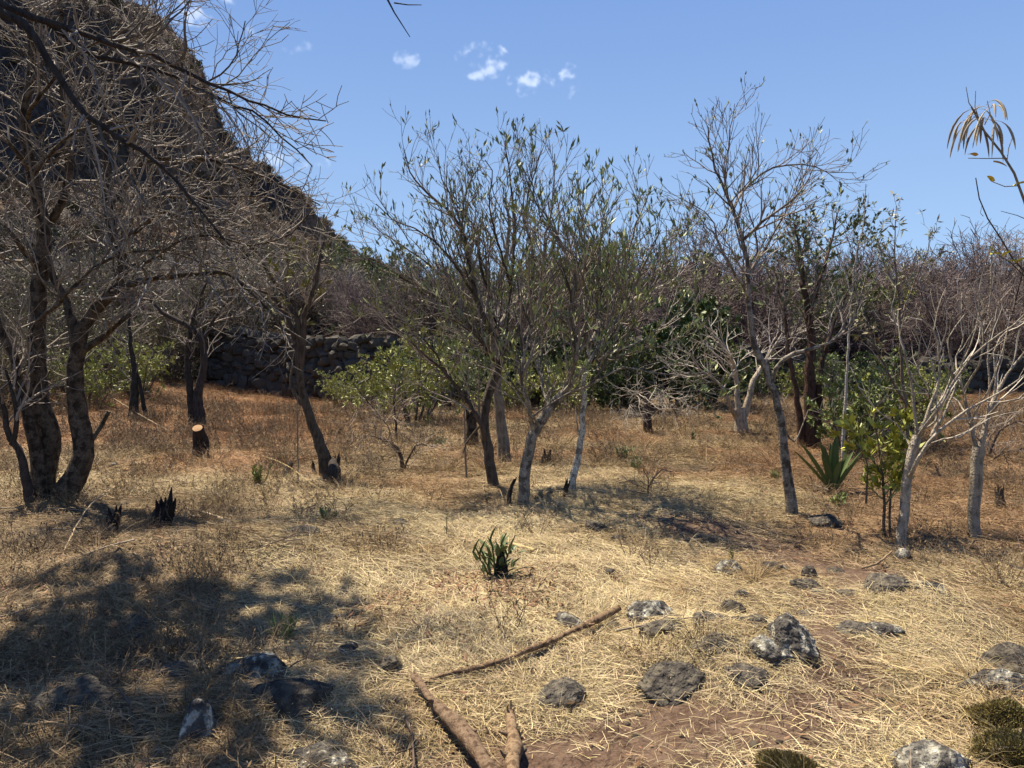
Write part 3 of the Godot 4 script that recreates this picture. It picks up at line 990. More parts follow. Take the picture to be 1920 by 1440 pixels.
func _ready() -> void:
	# camera
	var cam := Camera3D.new()
	cam.name = "camera"
	add_child(cam)
	cam.position = Vector3(0, 1.6, 0)
	cam.rotation_degrees.x = -2.577
	cam.fov = 53.0
	cam.far = 2500.0
	cam.current = true
	# sky, exposure
	var env := Environment.new()
	var sky := ProceduralSkyMaterial.new()
	sky.sky_top_color = lin(0.0533, 0.11, 0.28)
	sky.sky_horizon_color = lin(0.22, 0.327, 0.453)
	sky.sky_curve = 0.222
	sky.ground_bottom_color = Color(0.3, 0.24, 0.17)
	sky.ground_horizon_color = Color(0.5, 0.47, 0.42)
	sky.sun_angle_max = 8.0
	sky.sky_energy_multiplier = 1.0
	sky.ground_energy_multiplier = 0.7
	sky.sky_cover = cloud_cover()
	sky.sky_cover_modulate = lin(0.3, 0.28, 0.22)
	env.background_mode = Environment.BG_SKY
	env.sky = Sky.new()
	env.sky.sky_material = sky
	env.tonemap_mode = Environment.TONE_MAPPER_LINEAR
	env.tonemap_exposure = 2.4
	env.sdfgi_enabled = true
	env.ssao_enabled = true
	env.ssil_enabled = true
	var around := WorldEnvironment.new()
	around.environment = env
	add_child(around)
	# sun, high, ahead and to the left
	var sun := DirectionalLight3D.new()
	sun.name = "sun"
	add_child(sun)
	sun.look_at_from_position(Vector3(-0.55, 1.5, -0.5), Vector3.ZERO)
	sun.light_energy = 1.6
	sun.light_color = Color(1.0, 0.955, 0.87)
	sun.light_angular_distance = 0.5
	sun.shadow_enabled = true

	rough = noise(0.12, 3, 5)
	hills = noise(0.28, 3, 11)
	fine = noise(1.4, 3, 12)
	patchy = noise(0.35, 3, 14)
	make_materials()
	make_balls()
	make_ground()
	make_hill()
	clothe_hill()
	make_wall()
	plant_background()
	plant_trees()
	lay_rocks()
	small_things()
	grow_straw()

func plant_background() -> void:
	var rng := dice()
	var bare_kinds := []
	for k in 5:
		var how := {"levels": 3, "dens": [8.0, 7.0, 5.5], "lens": [1.6, 0.8, 0.45], "ang": 0.8, "up": 0.06, "kink": 0.22, "seg": 0.22, "rmin": 0.0065, "rmost": 0.02, "start": 0.15, "bark": Color(0.08, 0.065, 0.058), "twig": [Color(0.125, 0.094, 0.09), Color(0.165, 0.12, 0.11), Color(0.22, 0.175, 0.15), Color(0.11, 0.086, 0.07), Color(0.26, 0.22, 0.18)][k]}
		if k == 3: how.merge({"leaf_n": 5.0, "leaf_l": 0.1, "leaf_w": 0.04, "leaf_a": Color(0.1, 0.1, 0.03), "leaf_b": Color(0.16, 0.13, 0.04)})
		bare_kinds.append(tree("bare_shrub", "x", "", spread_limbs(Vector3(0, 0, -31), 4.8, 2.6, 9 + k, 0.07, 0.12), how, M.bark, "shrub"))
	var open_kinds := []   # sparser, stouter shrubs for the near side of the wall
	for k in 3:
		open_kinds.append(tree("pale_shrub", "x", "", spread_limbs(Vector3(0, 0, -31), 2.6, 1.7, 7 + k, 0.07, 0.14), {"levels": 3, "dens": [5.0, 5.5, 5.0], "lens": [0.95, 0.55, 0.3], "ang": 0.75, "up": 0.06, "kink": 0.26, "seg": 0.15, "rmin": 0.005, "rmost": 0.016, "start": 0.2, "bark": [Color(0.26, 0.22, 0.18), Color(0.09, 0.07, 0.06), Color(0.14, 0.115, 0.095)][k], "twig": [Color(0.3, 0.26, 0.21), Color(0.13, 0.1, 0.085), Color(0.2, 0.165, 0.135)][k], "leaf_n": [0.0, 6.0, 0.0][k], "leaf_l": 0.08, "leaf_w": 0.03, "leaf_a": Color(0.1, 0.1, 0.03), "leaf_b": Color(0.17, 0.15, 0.04)}, M.bark, "shrub"))
	var green_kinds := []
	for k in 3:
		green_kinds.append(tree("leafy_tree", "x", "", spread_limbs(Vector3(0, 0, -31), 5.0, 2.0, 9, 0.1, 0.25), {"levels": 3, "dens": [5.0, 5.0, 5.0] if k != 1 else [6.0, 6.0, 6.0], "lens": [1.1, 0.6, 0.35], "up": 0.12, "seg": 0.25, "rmin": 0.005, "start": 0.2, "leaf_n": [38.0, 80.0, 36.0][k], "leaf_level": 2, "leaf_l": [0.13, 0.15, 0.13][k], "leaf_w": [0.055, 0.07, 0.045][k], "leaf_up": 0.2, "leaf_a": [Color(0.12, 0.15, 0.045), Color(0.07, 0.095, 0.032), Color(0.22, 0.24, 0.06)][k], "leaf_b": [Color(0.23, 0.26, 0.08), Color(0.13, 0.165, 0.055), Color(0.46, 0.44, 0.11)][k]}, M.bark))
	var words := ["first", "second", "third", "fourth", "fifth", "sixth", "seventh", "eighth", "ninth", "tenth", "eleventh", "twelfth", "thirteenth", "fourteenth", "fifteenth", "sixteenth", "seventeenth", "eighteenth", "nineteenth"]
	var nth := func(q: Array, row: Array) -> String:   # its place in a row counted from the left
		var k := 0
		for r in row:
			if r[0] < q[0]: k += 1
		return words[k]
	var used := {}
	var stand := func(kind: Node3D, called: String, u: float, d: float, size: float, label: String, group: String, back := true):
		var x := (u - 960.0) / 1444.0 * d
		var at := Vector3(x, H(x, -d) - 0.05, -d)
		if back and d > 40.0: at.y = maxf(at.y, hill_y(x, d) - 0.1)
		if used.has(kind): copy_of(kind, called, at, rng.randf() * TAU, size, label, group)
		else:
			used[kind] = true
			kind.position = at
			kind.scale = Vector3.ONE * size
			tag(kind, label, "shrub" if called.contains("shrub") else ("bush" if called.contains("bush") else "tree"), group)
	var row := []
	# thicket on the terrace, right of the middle
	for k in 46:
		var d := 28.6 + 14.0 * k / 46.0 + rng.randf() * 1.5
		var u := rng.randf_range(1230, 2080)
		var where: String = ["near the dense dark green tree", "behind the slender tree", "behind the seed tree", "behind the pale bare trees"][clampi(int((u - 1230.0) / 190.0), 0, 3)]
		stand.call(bare_kinds[[0, 1, 2, 0, 1][k % 5]], "bare_shrub", u, d, (0.7 + 1.1 * pow(rng.randf(), 1.2)) * (1.0 + (d - 29.0) * 0.02), "%s bare shrub of the %s of the thicket %s" % [["purplish-brown", "reddish-brown", "grey-brown", "purplish-brown", "reddish-brown"][k % 5], "front" if d < 34.0 else "back", where], "bare shrubs of the right thicket")
	for k in 24:
		var d := 26.5 + 14.0 * k / 24.0 + rng.randf()
		var u := rng.randf_range(640, 1260)
		var where: String = ["left of the yellow-green tree", "behind the yellow-green tree", "behind the multi-stemmed tree", "behind the white trunk"][clampi(int((u - 640.0) / 155.0), 0, 3)]
		stand.call(bare_kinds[[0, 3, 2, 1][k % 4]], "bare_shrub", u, d, rng.randf_range(0.75, 1.15), "%s shrub behind the wall, %s row, %s" % [["bare purplish", "half-leafy brown", "bare grey-brown", "bare reddish"][k % 4], "nearer" if d < 33.0 else "farther", where], "bare shrubs behind the centre trees")
	for k in 40:
		var d := 26.5 + 24.0 * k / 40.0 + rng.randf()
		var u := rng.randf_range(-60, 640)
		var where: String = ["behind the big left trunks", "behind the slim dark tree", "above the wall's left end", "behind the leaning tree"][clampi(int((u + 60.0) / 175.0), 0, 3)]
		stand.call(bare_kinds[[3, 0, 3, 1, 4][k % 5]], "bare_shrub", u, d, rng.randf_range(0.75, 1.1), "%s shrub at the %s of the hill %s" % [["half-leafy brown", "bare purplish", "half-leafy brown", "bare reddish", "bare pale"][k % 5], "near foot" if d < 38.0 else "lower slope", where], "shrubs at the foot of the hill")
	row = [[655, 58, 1.75, 0], [700, 62, 1.9, 0], [745, 60, 1.7, 0], [790, 64, 1.7, 0], [1050, 48, 1.5, 1], [1110, 52, 1.65, 1], [1010, 50, 1.4, 0], [890, 60, 1.35, 0], [640, 46, 1.2, 0], [610, 50, 1.1, 1], [700, 48, 1.15, 0], [850, 50, 1.3, 0]]
	for q in row:
		stand.call(green_kinds[q[3]], "leafy_tree", q[0], q[1], q[2], "%s from the left of the round green trees far behind the wall" % nth.call(q, row), "far green trees")
	row = [[1400, 33.0, 1.1, 2], [1585, 31.0, 1.05, 0], [1690, 35.0, 1.15, 2], [1800, 33.0, 1.0, 2], [1890, 40.0, 1.35, 0], [1470, 38.0, 1.3, 1], [1290, 30.0, 1.25, 0], [1200, 31.0, 1.2, 0], [1120, 33.0, 1.25, 1], [1520, 30.0, 1.1, 0], [1350, 36.0, 1.4, 1], [1640, 32.0, 1.2, 2]]
	for q in row:
		stand.call(green_kinds[q[3]], "leafy_tree", q[0], q[1], q[2], "%s from the left of the dull green trees among the right thicket's bare shrubs" % nth.call(q, row), "leafy trees in the right thicket")
	row = [[850, 21.0, 0.62, 0], [1000, 21.5, 0.68, 1], [1110, 22.0, 0.72, 0], [1180, 19.5, 0.6, 1], [1330, 22.5, 0.7, 0], [960, 19.5, 0.5, 2], [700, 20.5, 0.5, 2], [640, 21.5, 0.4, 2], [1060, 19.0, 0.55, 2], [920, 22.0, 0.75, 0], [790, 22.0, 0.7, 0]]
	for q in row:
		stand.call(green_kinds[q[3]], "leafy_bush", q[0], q[1], q[2], "green leafy bush against the wall behind the centre trees, %s from the left" % nth.call(q, row), "green bushes behind the centre trees", false)
	row = [[1420, 24.5, 0.5, 0], [1500, 25.0, 0.5, 2], [1570, 24.0, 0.55, 0], [1640, 25.0, 0.5, 1], [1720, 25.0, 0.45, 2], [1790, 25.5, 0.35, 0]]
	for q in row:
		stand.call(green_kinds[q[3]], "leafy_bush", q[0], q[1], q[2], "low leafy bush at the right wall's foot, %s from the left" % nth.call(q, row), "low bushes along the right wall", false)
	stand.call(green_kinds[1], "leafy_tree", 1260, 21.0, 1.05, "dense dark green tree standing right of the centre trees before the wall", "")
	stand.call(green_kinds[1], "leafy_tree", 1330, 34.0, 1.05, "dark leafy tree behind the wall, its top left of the slender tree", "")
	stand.call(green_kinds[0], "leafy_tree", 1520, 33.0, 1.08, "green tree behind the wall showing through the slender right tree", "")
	stand.call(green_kinds[2], "leafy_tree", 775, 16.8, 0.7, "yellow-green leafy tree with dark trunk in front of the stone wall", "", false)
	stand.call(green_kinds[2], "leafy_tree", 150, 17.5, 0.5, "olive bushy tree directly behind the big left trunks", "", false)
	stand.call(green_kinds[2], "leafy_tree", 255, 19.5, 0.55, "small yellow-green bushy tree behind the big left trunks", "", false)
	stand.call(green_kinds[0], "leafy_tree", 1605, 11.5, 0.52, "small bright green tree behind the agave", "", false)
	stand.call(green_kinds[2], "leafy_tree", 1690, 12.5, 0.52, "small olive green tree behind the pale bare shrubs on the right", "", false)
	stand.call(green_kinds[0], "leafy_tree", 560, 44.0, 0.8, "dark green shrub-like tree on the hill's lower slope", "", true)
	row = [[1350, 21.0, 0.5], [1440, 20.0, 0.48], [1310, 18.5, 0.4], [1500, 18.0, 0.42], [1620, 19.0, 0.5], [1740, 17.0, 0.45], [1850, 18.5, 0.5], [1950, 15.5, 0.5], [1205, 17.0, 0.28], [1390, 23.0, 0.6], [1560, 22.0, 0.62], [1660, 23.5, 0.6], [1460, 23.0, 0.55], [1740, 24.0, 0.5], [1140, 22.0, 0.4], [1080, 21.0, 0.45], [1000, 20.0, 0.45]]
	for q in row:
		stand.call(open_kinds[(int(q[0]) / 10) % 3 if q[0] > 1300 else 2], "pale_shrub", q[0], q[1], q[2] * 1.5, "leafless shrub at the back of the clearing before the wall, %s from the left" % nth.call(q, row), "pale shrubs before the wall", false)
	row = [[165, 21.0, 0.75], [430, 23.5, 0.4], [640, 21.8, 0.25], [330, 20.0, 0.5], [60, 19.0, 0.7], [-30, 16.0, 0.6], [230, 24.0, 0.85], [110, 25.0, 0.9], [300, 24.5, 0.75], [0, 23.0, 0.9], [880, 21.5, 0.4], [930, 22.0, 0.45]]
	for q in row:
		stand.call(open_kinds[1] if q[2] < 0.6 else bare_kinds[3], "brown_shrub", q[0], q[1], q[2] * (1.5 if q[2] < 0.6 else 1.0), "brown half-bare shrub at the stone wall's foot, %s from the left" % nth.call(q, row), "shrubs along the wall foot", false)
	# trees on the skyline of the hill
	for q in [[215, 131.0, 0.95, "dark tree on the topmost skyline of the hill"], [432, 130.0, 0.75, "small dark tree on the step of the skyline below the cliff"], [475, 130.0, 0.8, "pale leafless tree on the skyline right of the cliff foot"], [520, 129.0, 0.5, "small bare tree low on the hill's skyline"], [125, 131.0, 0.7, "little tree at the upper left end of the skyline"]]:
		stand.call(green_kinds[1] if q[0] == 432 else (bare_kinds[4] if q[0] > 433 else bare_kinds[3]), "hill_tree", q[0], q[1], q[2], q[3], "trees on the hill's skyline")
	row = [[552, 62.0, 1.15], [528, 58.0, 0.9], [575, 66.0, 1.0], [500, 60.0, 0.9], [420, 56.0, 0.9], [440, 62.0, 1.0]]
	for q in row:
		var x: float = (q[0] - 960.0) / 1444.0 * q[1]
		var o := base("yucca", Vector3(x, hill_y(x, q[1]) - 0.1, -q[1]), "spiky rosette yucca on the hill's right flank, %s from the left" % nth.call(q, row), "yucca", "yuccas on the hill")
		o.scale = Vector3.ONE * q[2]
		var mm := MeshMaker.new()
		mm.tube(PackedVector3Array([Vector3(0, -0.3, 0), Vector3(0.1, 1.0, 0), Vector3(0.05, 2.2, 0)]), PackedFloat32Array([0.22, 0.17, 0.15]), 8, Color(0.12, 0.09, 0.07))
		part("trunk", mm.mesh(M.bark), o)
		for head in [Vector3(0.05, 2.2, 0), Vector3(0.5, 1.7, 0.2)]:
			mm = MeshMaker.new()
			for k in 70:
				var a := rng.randf() * TAU
				strap(mm, head, Vector3(cos(a), 0, sin(a)), rng.randf_range(-0.9, 1.4), rng.randf_range(0.6, 1.0), 0.06, 0.4, Color(0.1, 0.11, 0.05).lerp(Color(0.2, 0.17, 0.08), rng.randf()))
			part("rosette", mm.mesh(M.agave), o)

func plant_trees() -> void:
	var left := {"levels": 3, "dens": [9.0, 7.5, 5.0], "lens": [1.05, 0.6, 0.34], "ang": 0.8, "up": 0.1, "kink": 0.3, "seg": 0.11, "rmin": 0.0034, "rmost": 0.015, "start": 0.2, "bark": Color(0.075, 0.058, 0.046), "twig": Color(0.22, 0.185, 0.15)}
	tree("bare_tree", "big bare tree with several dark crooked trunks at the left", "", [
		[[Vector3(-4.95, -0.04, -8.1), Vector3(-4.96, 0.27, -8.1), Vector3(-4.89, 0.61, -8.1), Vector3(-4.96, 1.01, -8.1), Vector3(-4.99, 1.35, -8.1), Vector3(-4.97, 1.91, -8.1), Vector3(-4.94, 2.41, -8.1), Vector3(-4.89, 2.85, -8.1), Vector3(-4.99, 3.4, -8.1), Vector3(-5.06, 3.95, -8.1), Vector3(-4.96, 4.55, -8.1), Vector3(-5, 5.09, -8.1)], 0.125, 0.03, 0.5],
		[[Vector3(-4.75, 0.01, -8), Vector3(-4.6, 0.21, -8), Vector3(-4.49, 0.41, -8), Vector3(-4.45, 0.54, -8), Vector3(-4.52, 0.91, -8), Vector3(-4.54, 1.35, -8), Vector3(-4.49, 1.68, -8), Vector3(-4.38, 1.93, -8), Vector3(-4.16, 2.18, -8), Vector3(-4.01, 2.43, -8), Vector3(-4.09, 2.73, -8), Vector3(-4.16, 3.05, -8), Vector3(-4.16, 3.6, -8), Vector3(-4.2, 4.19, -8)], 0.125, 0.028, 0.55],
		[[Vector3(-4.88, 0.03, -7.9), Vector3(-4.9, 0.53, -7.9), Vector3(-4.98, 0.91, -7.9), Vector3(-5.04, 1.19, -7.9), Vector3(-5.1, 1.46, -7.9), Vector3(-5.2, 1.74, -7.9), Vector3(-5.34, 2.12, -7.9)], 0.075, 0.03, 0.5],
		[[Vector3(-5.01, 2.88, -8.3), Vector3(-4.84, 3.11, -8.3), Vector3(-4.73, 3.45, -8.3), Vector3(-4.74, 4.01, -8.3), Vector3(-4.77, 4.67, -8.3), Vector3(-4.77, 5.39, -8.3)], 0.05, 0.02],
		[[Vector3(-4.45, 0.54, -8), Vector3(-4.33, 0.78, -8.1), Vector3(-4.25, 0.95, -8.1)], 0.03, 0.02, 1.0],
		[[Vector3(-4.51, 1.57, -8), Vector3(-4.57, 1.9, -8), Vector3(-4.67, 2.13, -8.1), Vector3(-4.8, 2.35, -8.1), Vector3(-4.88, 2.63, -8.1)], 0.06, 0.03, 0.6],
		[[Vector3(-4.48, 1.57, -8), Vector3(-4.29, 1.68, -8), Vector3(-3.98, 1.87, -7.8), Vector3(-3.85, 1.96, -7.8)], 0.045, 0.02, 0.4],
		[[Vector3(-4.16, 2.18, -8), Vector3(-3.87, 2.24, -7.8), Vector3(-3.48, 2.3, -7.6), Vector3(-3.22, 2.32, -7.6), Vector3(-2.75, 2.33, -7.4), Vector3(-2.5, 2.16, -7.4), Vector3(-2.25, 1.88, -7.4), Vector3(-2.09, 1.65, -7.4)], 0.04, 0.01, 0.2],
		[[Vector3(-4.09, 2.73, -8), Vector3(-3.68, 2.78, -7.7), Vector3(-3.54, 2.92, -7.7), Vector3(-3.23, 2.89, -7.4), Vector3(-3.02, 2.79, -7.4), Vector3(-2.85, 2.67, -7.4), Vector3(-2.68, 2.54, -7.4)], 0.03, 0.008, 0.2],
		[[Vector3(-4.16, 3.05, -8), Vector3(-4.07, 3.34, -8.2), Vector3(-3.89, 3.61, -8.3), Vector3(-3.32, 3.63, -8.3), Vector3(-2.9, 3.52, -8.3), Vector3(-2.36, 3.32, -8.3), Vector3(-2.05, 3.14, -8.3)], 0.03, 0.007, 0.15],
		[[Vector3(-4.16, 3.54, -8), Vector3(-4.02, 3.98, -8.4), Vector3(-3.69, 4.32, -8.6), Vector3(-3.28, 4.56, -8.6), Vector3(-3.04, 4.79, -8.6), Vector3(-2.92, 5.19, -8.6)], 0.024, 0.006, 0.15],
		[[Vector3(-4.09, 2.73, -8), Vector3(-4.25, 3.1, -8.6), Vector3(-4.21, 3.31, -8.8), Vector3(-3.68, 3.32, -8.8), Vector3(-3.08, 3.32, -8.8), Vector3(-2.53, 3.33, -8.8)], 0.024, 0.006, 0.3],
		[[Vector3(-4.99, 3.4, -8.1), Vector3(-4.95, 3.62, -7.7), Vector3(-5.25, 3.99, -7.7), Vector3(-5.51, 4.25, -7.7)], 0.03, 0.01],
		[[Vector3(-4.94, 2.41, -8.1), Vector3(-4.86, 2.67, -7.6), Vector3(-5.06, 2.93, -7.6), Vector3(-5.31, 3.29, -7.6)], 0.035, 0.01],
		[[Vector3(-4.99, 3.4, -8.1), Vector3(-4.3, 3.55, -7.4), Vector3(-4.04, 3.7, -7.4), Vector3(-3.69, 3.75, -7.4), Vector3(-3.34, 3.65, -7.4)], 0.024, 0.007],
		[[Vector3(-5.06, 3.95, -8.1), Vector3(-4.45, 4.13, -7.5), Vector3(-4.13, 4.43, -7.5), Vector3(-3.72, 4.63, -7.5), Vector3(-3.41, 4.78, -7.5)], 0.024, 0.006],
		[[Vector3(-4.97, 1.91, -8.1), Vector3(-4.35, 2.09, -7.5), Vector3(-4.03, 2.4, -7.5), Vector3(-3.61, 2.55, -7.5), Vector3(-3.2, 2.55, -7.5), Vector3(-2.89, 2.3, -7.5)], 0.026, 0.006],
		[[Vector3(-4.01, 2.43, -8), Vector3(-3.42, 2.43, -7.3), Vector3(-3.16, 2.6, -7.3), Vector3(-2.81, 2.68, -7.3), Vector3(-2.46, 2.58, -7.3), Vector3(-2.11, 2.68, -7.3), Vector3(-1.9, 2.88, -7.3)], 0.022, 0.006],
		[[Vector3(-4.2, 4.08, -8), Vector3(-4.22, 4.69, -8.5), Vector3(-4.04, 5.03, -8.5), Vector3(-3.92, 5.37, -8.5), Vector3(-3.85, 5.71, -8.5)], 0.02, 0.008],
		], left.merged({"bark": Color(0.16, 0.125, 0.095)}, true), M.lichen_sunpatch_bark)  # pale blotches on this tree paint in the sunlit patches of its trunks
	tree("overhanging_tree", "dark long limbs reaching in from a tree beyond the upper left corner", "", [
		[[Vector3(-4.6, 0, -4.6), Vector3(-4.7, 1.5, -4.6), Vector3(-4.3, 2.8, -4.7), Vector3(-3.9, 3.6, -4.8)], 0.13, 0.07, 0.9],
		[[Vector3(-3.68, 3.87, -4.9), Vector3(-3.19, 3.71, -4.9), Vector3(-3.03, 3.63, -4.9), Vector3(-2.77, 3.2, -4.9), Vector3(-2.63, 3.04, -4.9), Vector3(-2.49, 2.94, -4.9), Vector3(-2.21, 2.76, -4.9), Vector3(-1.95, 2.47, -4.9), Vector3(-1.78, 2.25, -4.9)], 0.036, 0.006, 0.45],
		[[Vector3(-3.66, 3.88, -5), Vector3(-3.26, 3.78, -5), Vector3(-2.95, 3.68, -5), Vector3(-2.72, 3.59, -5), Vector3(-2.58, 3.55, -5), Vector3(-2.28, 3.47, -5), Vector3(-2.13, 3.39, -5), Vector3(-1.94, 3.29, -5), Vector3(-1.74, 3.22, -5), Vector3(-1.5, 3.12, -5), Vector3(-1.19, 3.06, -5)], 0.03, 0.004, 0.3],
		[[Vector3(-3.01, 3.72, -5.1), Vector3(-2.71, 3.5, -5.1), Vector3(-2.43, 3.45, -5.1), Vector3(-2.15, 3.35, -5.1), Vector3(-2, 3.28, -5.1), Vector3(-1.67, 3.13, -5.1), Vector3(-1.43, 2.93, -5.1), Vector3(-1.31, 2.8, -5.1)], 0.02, 0.004, 0.2],
		[[Vector3(-4.3, 2.8, -4.7), Vector3(-3.4, 3.9, -4.3), Vector3(-2.0, 4.3, -4.0), Vector3(-1.1, 4.0, -4.0), Vector3(-0.66, 3.55, -4.0)], 0.03, 0.006, 1.0],
		[[Vector3(-3.9, 3.6, -4.8), Vector3(-3.78, 5.3, -5.65), Vector3(-3.54, 5.8, -6.05), Vector3(-3.24, 6, -6.25)], 0.04, 0.01, 0.15],  # from here, unseen leafy limbs above the view, added to shade the left foreground
		[[Vector3(-3.9, 3.6, -4.8), Vector3(-3.75, 5.09, -5.05), Vector3(-3.51, 5.5, -4.95), Vector3(-3.21, 5.6, -5.05)], 0.04, 0.01, 0.15],
		[[Vector3(-3.9, 3.6, -4.8), Vector3(-3.87, 5.3, -6.05), Vector3(-3.75, 6.1, -6.85), Vector3(-3.6, 6.5, -7)], 0.04, 0.01, 0.15],
		[[Vector3(-3.9, 3.6, -4.8), Vector3(-4.3, 5.3, -5.75), Vector3(-4.8, 5.8, -6.45), Vector3(-5.2, 6.1, -7)], 0.04, 0.01, 0.15],
		[[Vector3(-3.9, 3.6, -4.8), Vector3(-4.1, 5.09, -4.65), Vector3(-4, 5.6, -4.05), Vector3(-3.78, 5.8, -3.45)], 0.04, 0.01, 0.15],
		[[Vector3(-3.9, 3.6, -4.8), Vector3(-4.6, 4.88, -5.15), Vector3(-5.2, 5.5, -5.45), Vector3(-5.9, 5.7, -5.85)], 0.04, 0.01, 0.15],
		[[Vector3(-3.78, 5.3, -5.65), Vector3(-3.69, 5.8, -5.45), Vector3(-3.45, 6.3, -5.45), Vector3(-3.18, 6.6, -5.75)], 0.03, 0.01, 0.1],
		[[Vector3(-3.87, 5.3, -6.05), Vector3(-4.2, 5.9, -6.45), Vector3(-4.3, 6.4, -7), Vector3(-4.1, 6.8, -7)], 0.03, 0.01, 0.1],
		[[Vector3(-3.75, 5.09, -5.05), Vector3(-3.63, 5.7, -4.65), Vector3(-3.45, 5.9, -4.25), Vector3(-3.24, 6, -4.05)], 0.03, 0.01, 0.1],
		[[Vector3(-0.65, 3.41, -4), Vector3(-0.6, 3.36, -4), Vector3(-0.59, 3.31, -4), Vector3(-0.57, 3.25, -4), Vector3(-0.54, 3.2, -4), Vector3(-0.52, 3.19, -4)], 0.006, 0.002, 1.0],
		[[Vector3(-0.6, 3.36, -4), Vector3(-0.56, 3.36, -4), Vector3(-0.5, 3.35, -4), Vector3(-0.46, 3.35, -4)], 0.004, 0.002, 1.0],
		], {"levels": 3, "dens": [10.0, 9.0, 7.0], "lens": [0.75, 0.4, 0.22], "ang": 0.75, "up": 0.1, "kink": 0.3, "seg": 0.08, "rmin": 0.0033, "rmost": 0.011, "bark": Color(0.06, 0.048, 0.04), "twig": Color(0.2, 0.165, 0.13), "leaf_n": 34.0, "leaf_level": 2, "leaf_l": 0.12, "leaf_w": 0.055, "leaf_low": 4.75, "leaf_a": Color(0.09, 0.12, 0.04), "leaf_b": Color(0.16, 0.19, 0.06)}, M.bark)
	tree("crooked_shrub", "dark crooked shrub curving up at the left edge beside the big trunks", "", [
		[[Vector3(-4.84, 0.46, -7.7), Vector3(-4.93, 0.55, -7.7), Vector3(-5.02, 0.64, -7.7), Vector3(-5.07, 0.82, -7.7), Vector3(-5.1, 1.04, -7.7), Vector3(-5.2, 1.36, -7.7)], 0.05, 0.02, 0.6], [[Vector3(-5.02, 0.64, -7.7), Vector3(-4.95, 0.93, -7.7), Vector3(-4.99, 1.15, -7.7), Vector3(-5.07, 1.41, -7.7)], 0.03, 0.012]], left.merged({"bark": Color(0.07, 0.055, 0.045)}, true), M.bark, "shrub")
	tree("dark_tree", "slim dark tree behind the sawn stump, leaning left over the wall", "", [
		[[Vector3(-6.47, 0.05, -16), Vector3(-6.53, 0.66, -16), Vector3(-6.4, 1.21, -16), Vector3(-6.44, 1.77, -16), Vector3(-6.74, 2.1, -16), Vector3(-7.18, 2.32, -16), Vector3(-7.5, 2.65, -16)], 0.12, 0.03, 0.4],
		[[Vector3(-6.61, 0.1, -16), Vector3(-6.71, 0.88, -16), Vector3(-6.73, 1.66, -16), Vector3(-6.57, 2.32, -16), Vector3(-6.28, 3.09, -16)], 0.1, 0.02, 0.4], [[Vector3(-6.42, 1.66, -16), Vector3(-6.19, 2.21, -16), Vector3(-5.85, 2.65, -16), Vector3(-5.62, 3.31, -16)], 0.05, 0.012]],
		left.merged({"lens": [1.3, 0.7, 0.4], "bark": Color(0.06, 0.05, 0.045), "rmin": 0.003, "dens": [5.0, 5.0, 4.0], "seg": 0.16}, true), M.bark)
	tree("thin_dark_tree", "thin dark tree in the shade left of the slim leaning one", "", [
		[[Vector3(-8.13, 0.34, -16.5), Vector3(-8.09, 1.09, -16.5), Vector3(-8.16, 1.77, -16.5), Vector3(-8.19, 2.68, -16.5)], 0.11, 0.012, 0.3], [[Vector3(-7.84, 0.4, -16.5), Vector3(-7.98, 0.86, -16.5), Vector3(-8.09, 1.2, -16.5)], 0.05, 0.03, 1.0]], left.merged({"lens": [1.3, 0.7, 0.4], "bark": Color(0.05, 0.045, 0.04), "rmin": 0.003, "dens": [4.0, 5.0, 4.0], "seg": 0.16}, true), M.bark)
	tree("leaning_tree", "lone tree leaning left, joined to a splintered stump, few yellowed leaves", "", [
		[[Vector3(-2.35, 0.01, -9.8), Vector3(-2.42, 0.27, -9.8), Vector3(-2.53, 0.61, -9.8), Vector3(-2.65, 0.95, -9.8), Vector3(-2.7, 1.29, -9.8), Vector3(-2.71, 1.63, -9.8), Vector3(-2.73, 1.97, -9.8), Vector3(-2.87, 2.24, -9.8), Vector3(-3.04, 2.51, -9.8), Vector3(-3.24, 2.85, -9.8)], 0.085, 0.015, 0.55],
		[[Vector3(-2.7, 1.36, -9.8), Vector3(-2.66, 1.7, -9.8), Vector3(-2.63, 2.04, -9.8), Vector3(-2.5, 2.38, -9.8), Vector3(-2.43, 2.71, -9.8), Vector3(-2.36, 3.11, -9.8)], 0.05, 0.012, 0.35], [[Vector3(-2.71, 1.57, -9.8), Vector3(-2.79, 1.84, -9.8), Vector3(-2.88, 2.04, -9.8), Vector3(-3.01, 2.24, -9.8), Vector3(-3.31, 2.38, -9.8), Vector3(-3.65, 2.34, -9.8)], 0.035, 0.01, 0.3], [[Vector3(-2.68, 0.89, -9.8), Vector3(-2.82, 1.16, -9.8), Vector3(-2.8, 1.36, -9.8), Vector3(-2.74, 1.63, -9.8)], 0.025, 0.015, 1.0]],
		left.merged({"levels": 2, "lens": [0.7, 0.35], "leaf_n": 20.0, "leaf_level": 2, "leaf_a": Color(0.13, 0.13, 0.035), "leaf_b": Color(0.3, 0.26, 0.05), "leaf_l": 0.09, "leaf_w": 0.026, "bark": Color(0.12, 0.095, 0.075)}, true), M.bark)
	var centre := {"levels": 3, "dens": [9.5, 7.5, 6.0], "lens": [0.78, 0.46, 0.24], "ang": 0.62, "up": 0.16, "kink": 0.2, "seg": 0.12, "rmin": 0.0028, "rmost": 0.012, "start": 0.06, "bark": Color(0.1, 0.08, 0.065), "twig": Color(0.2, 0.17, 0.145), "leaf_n": 8.0, "leaf_level": 2, "leaf_l": 0.078, "leaf_w": 0.019, "leaf_up": 0.9, "leaf_a": Color(0.15, 0.175, 0.06), "leaf_b": Color(0.42, 0.41, 0.15)}
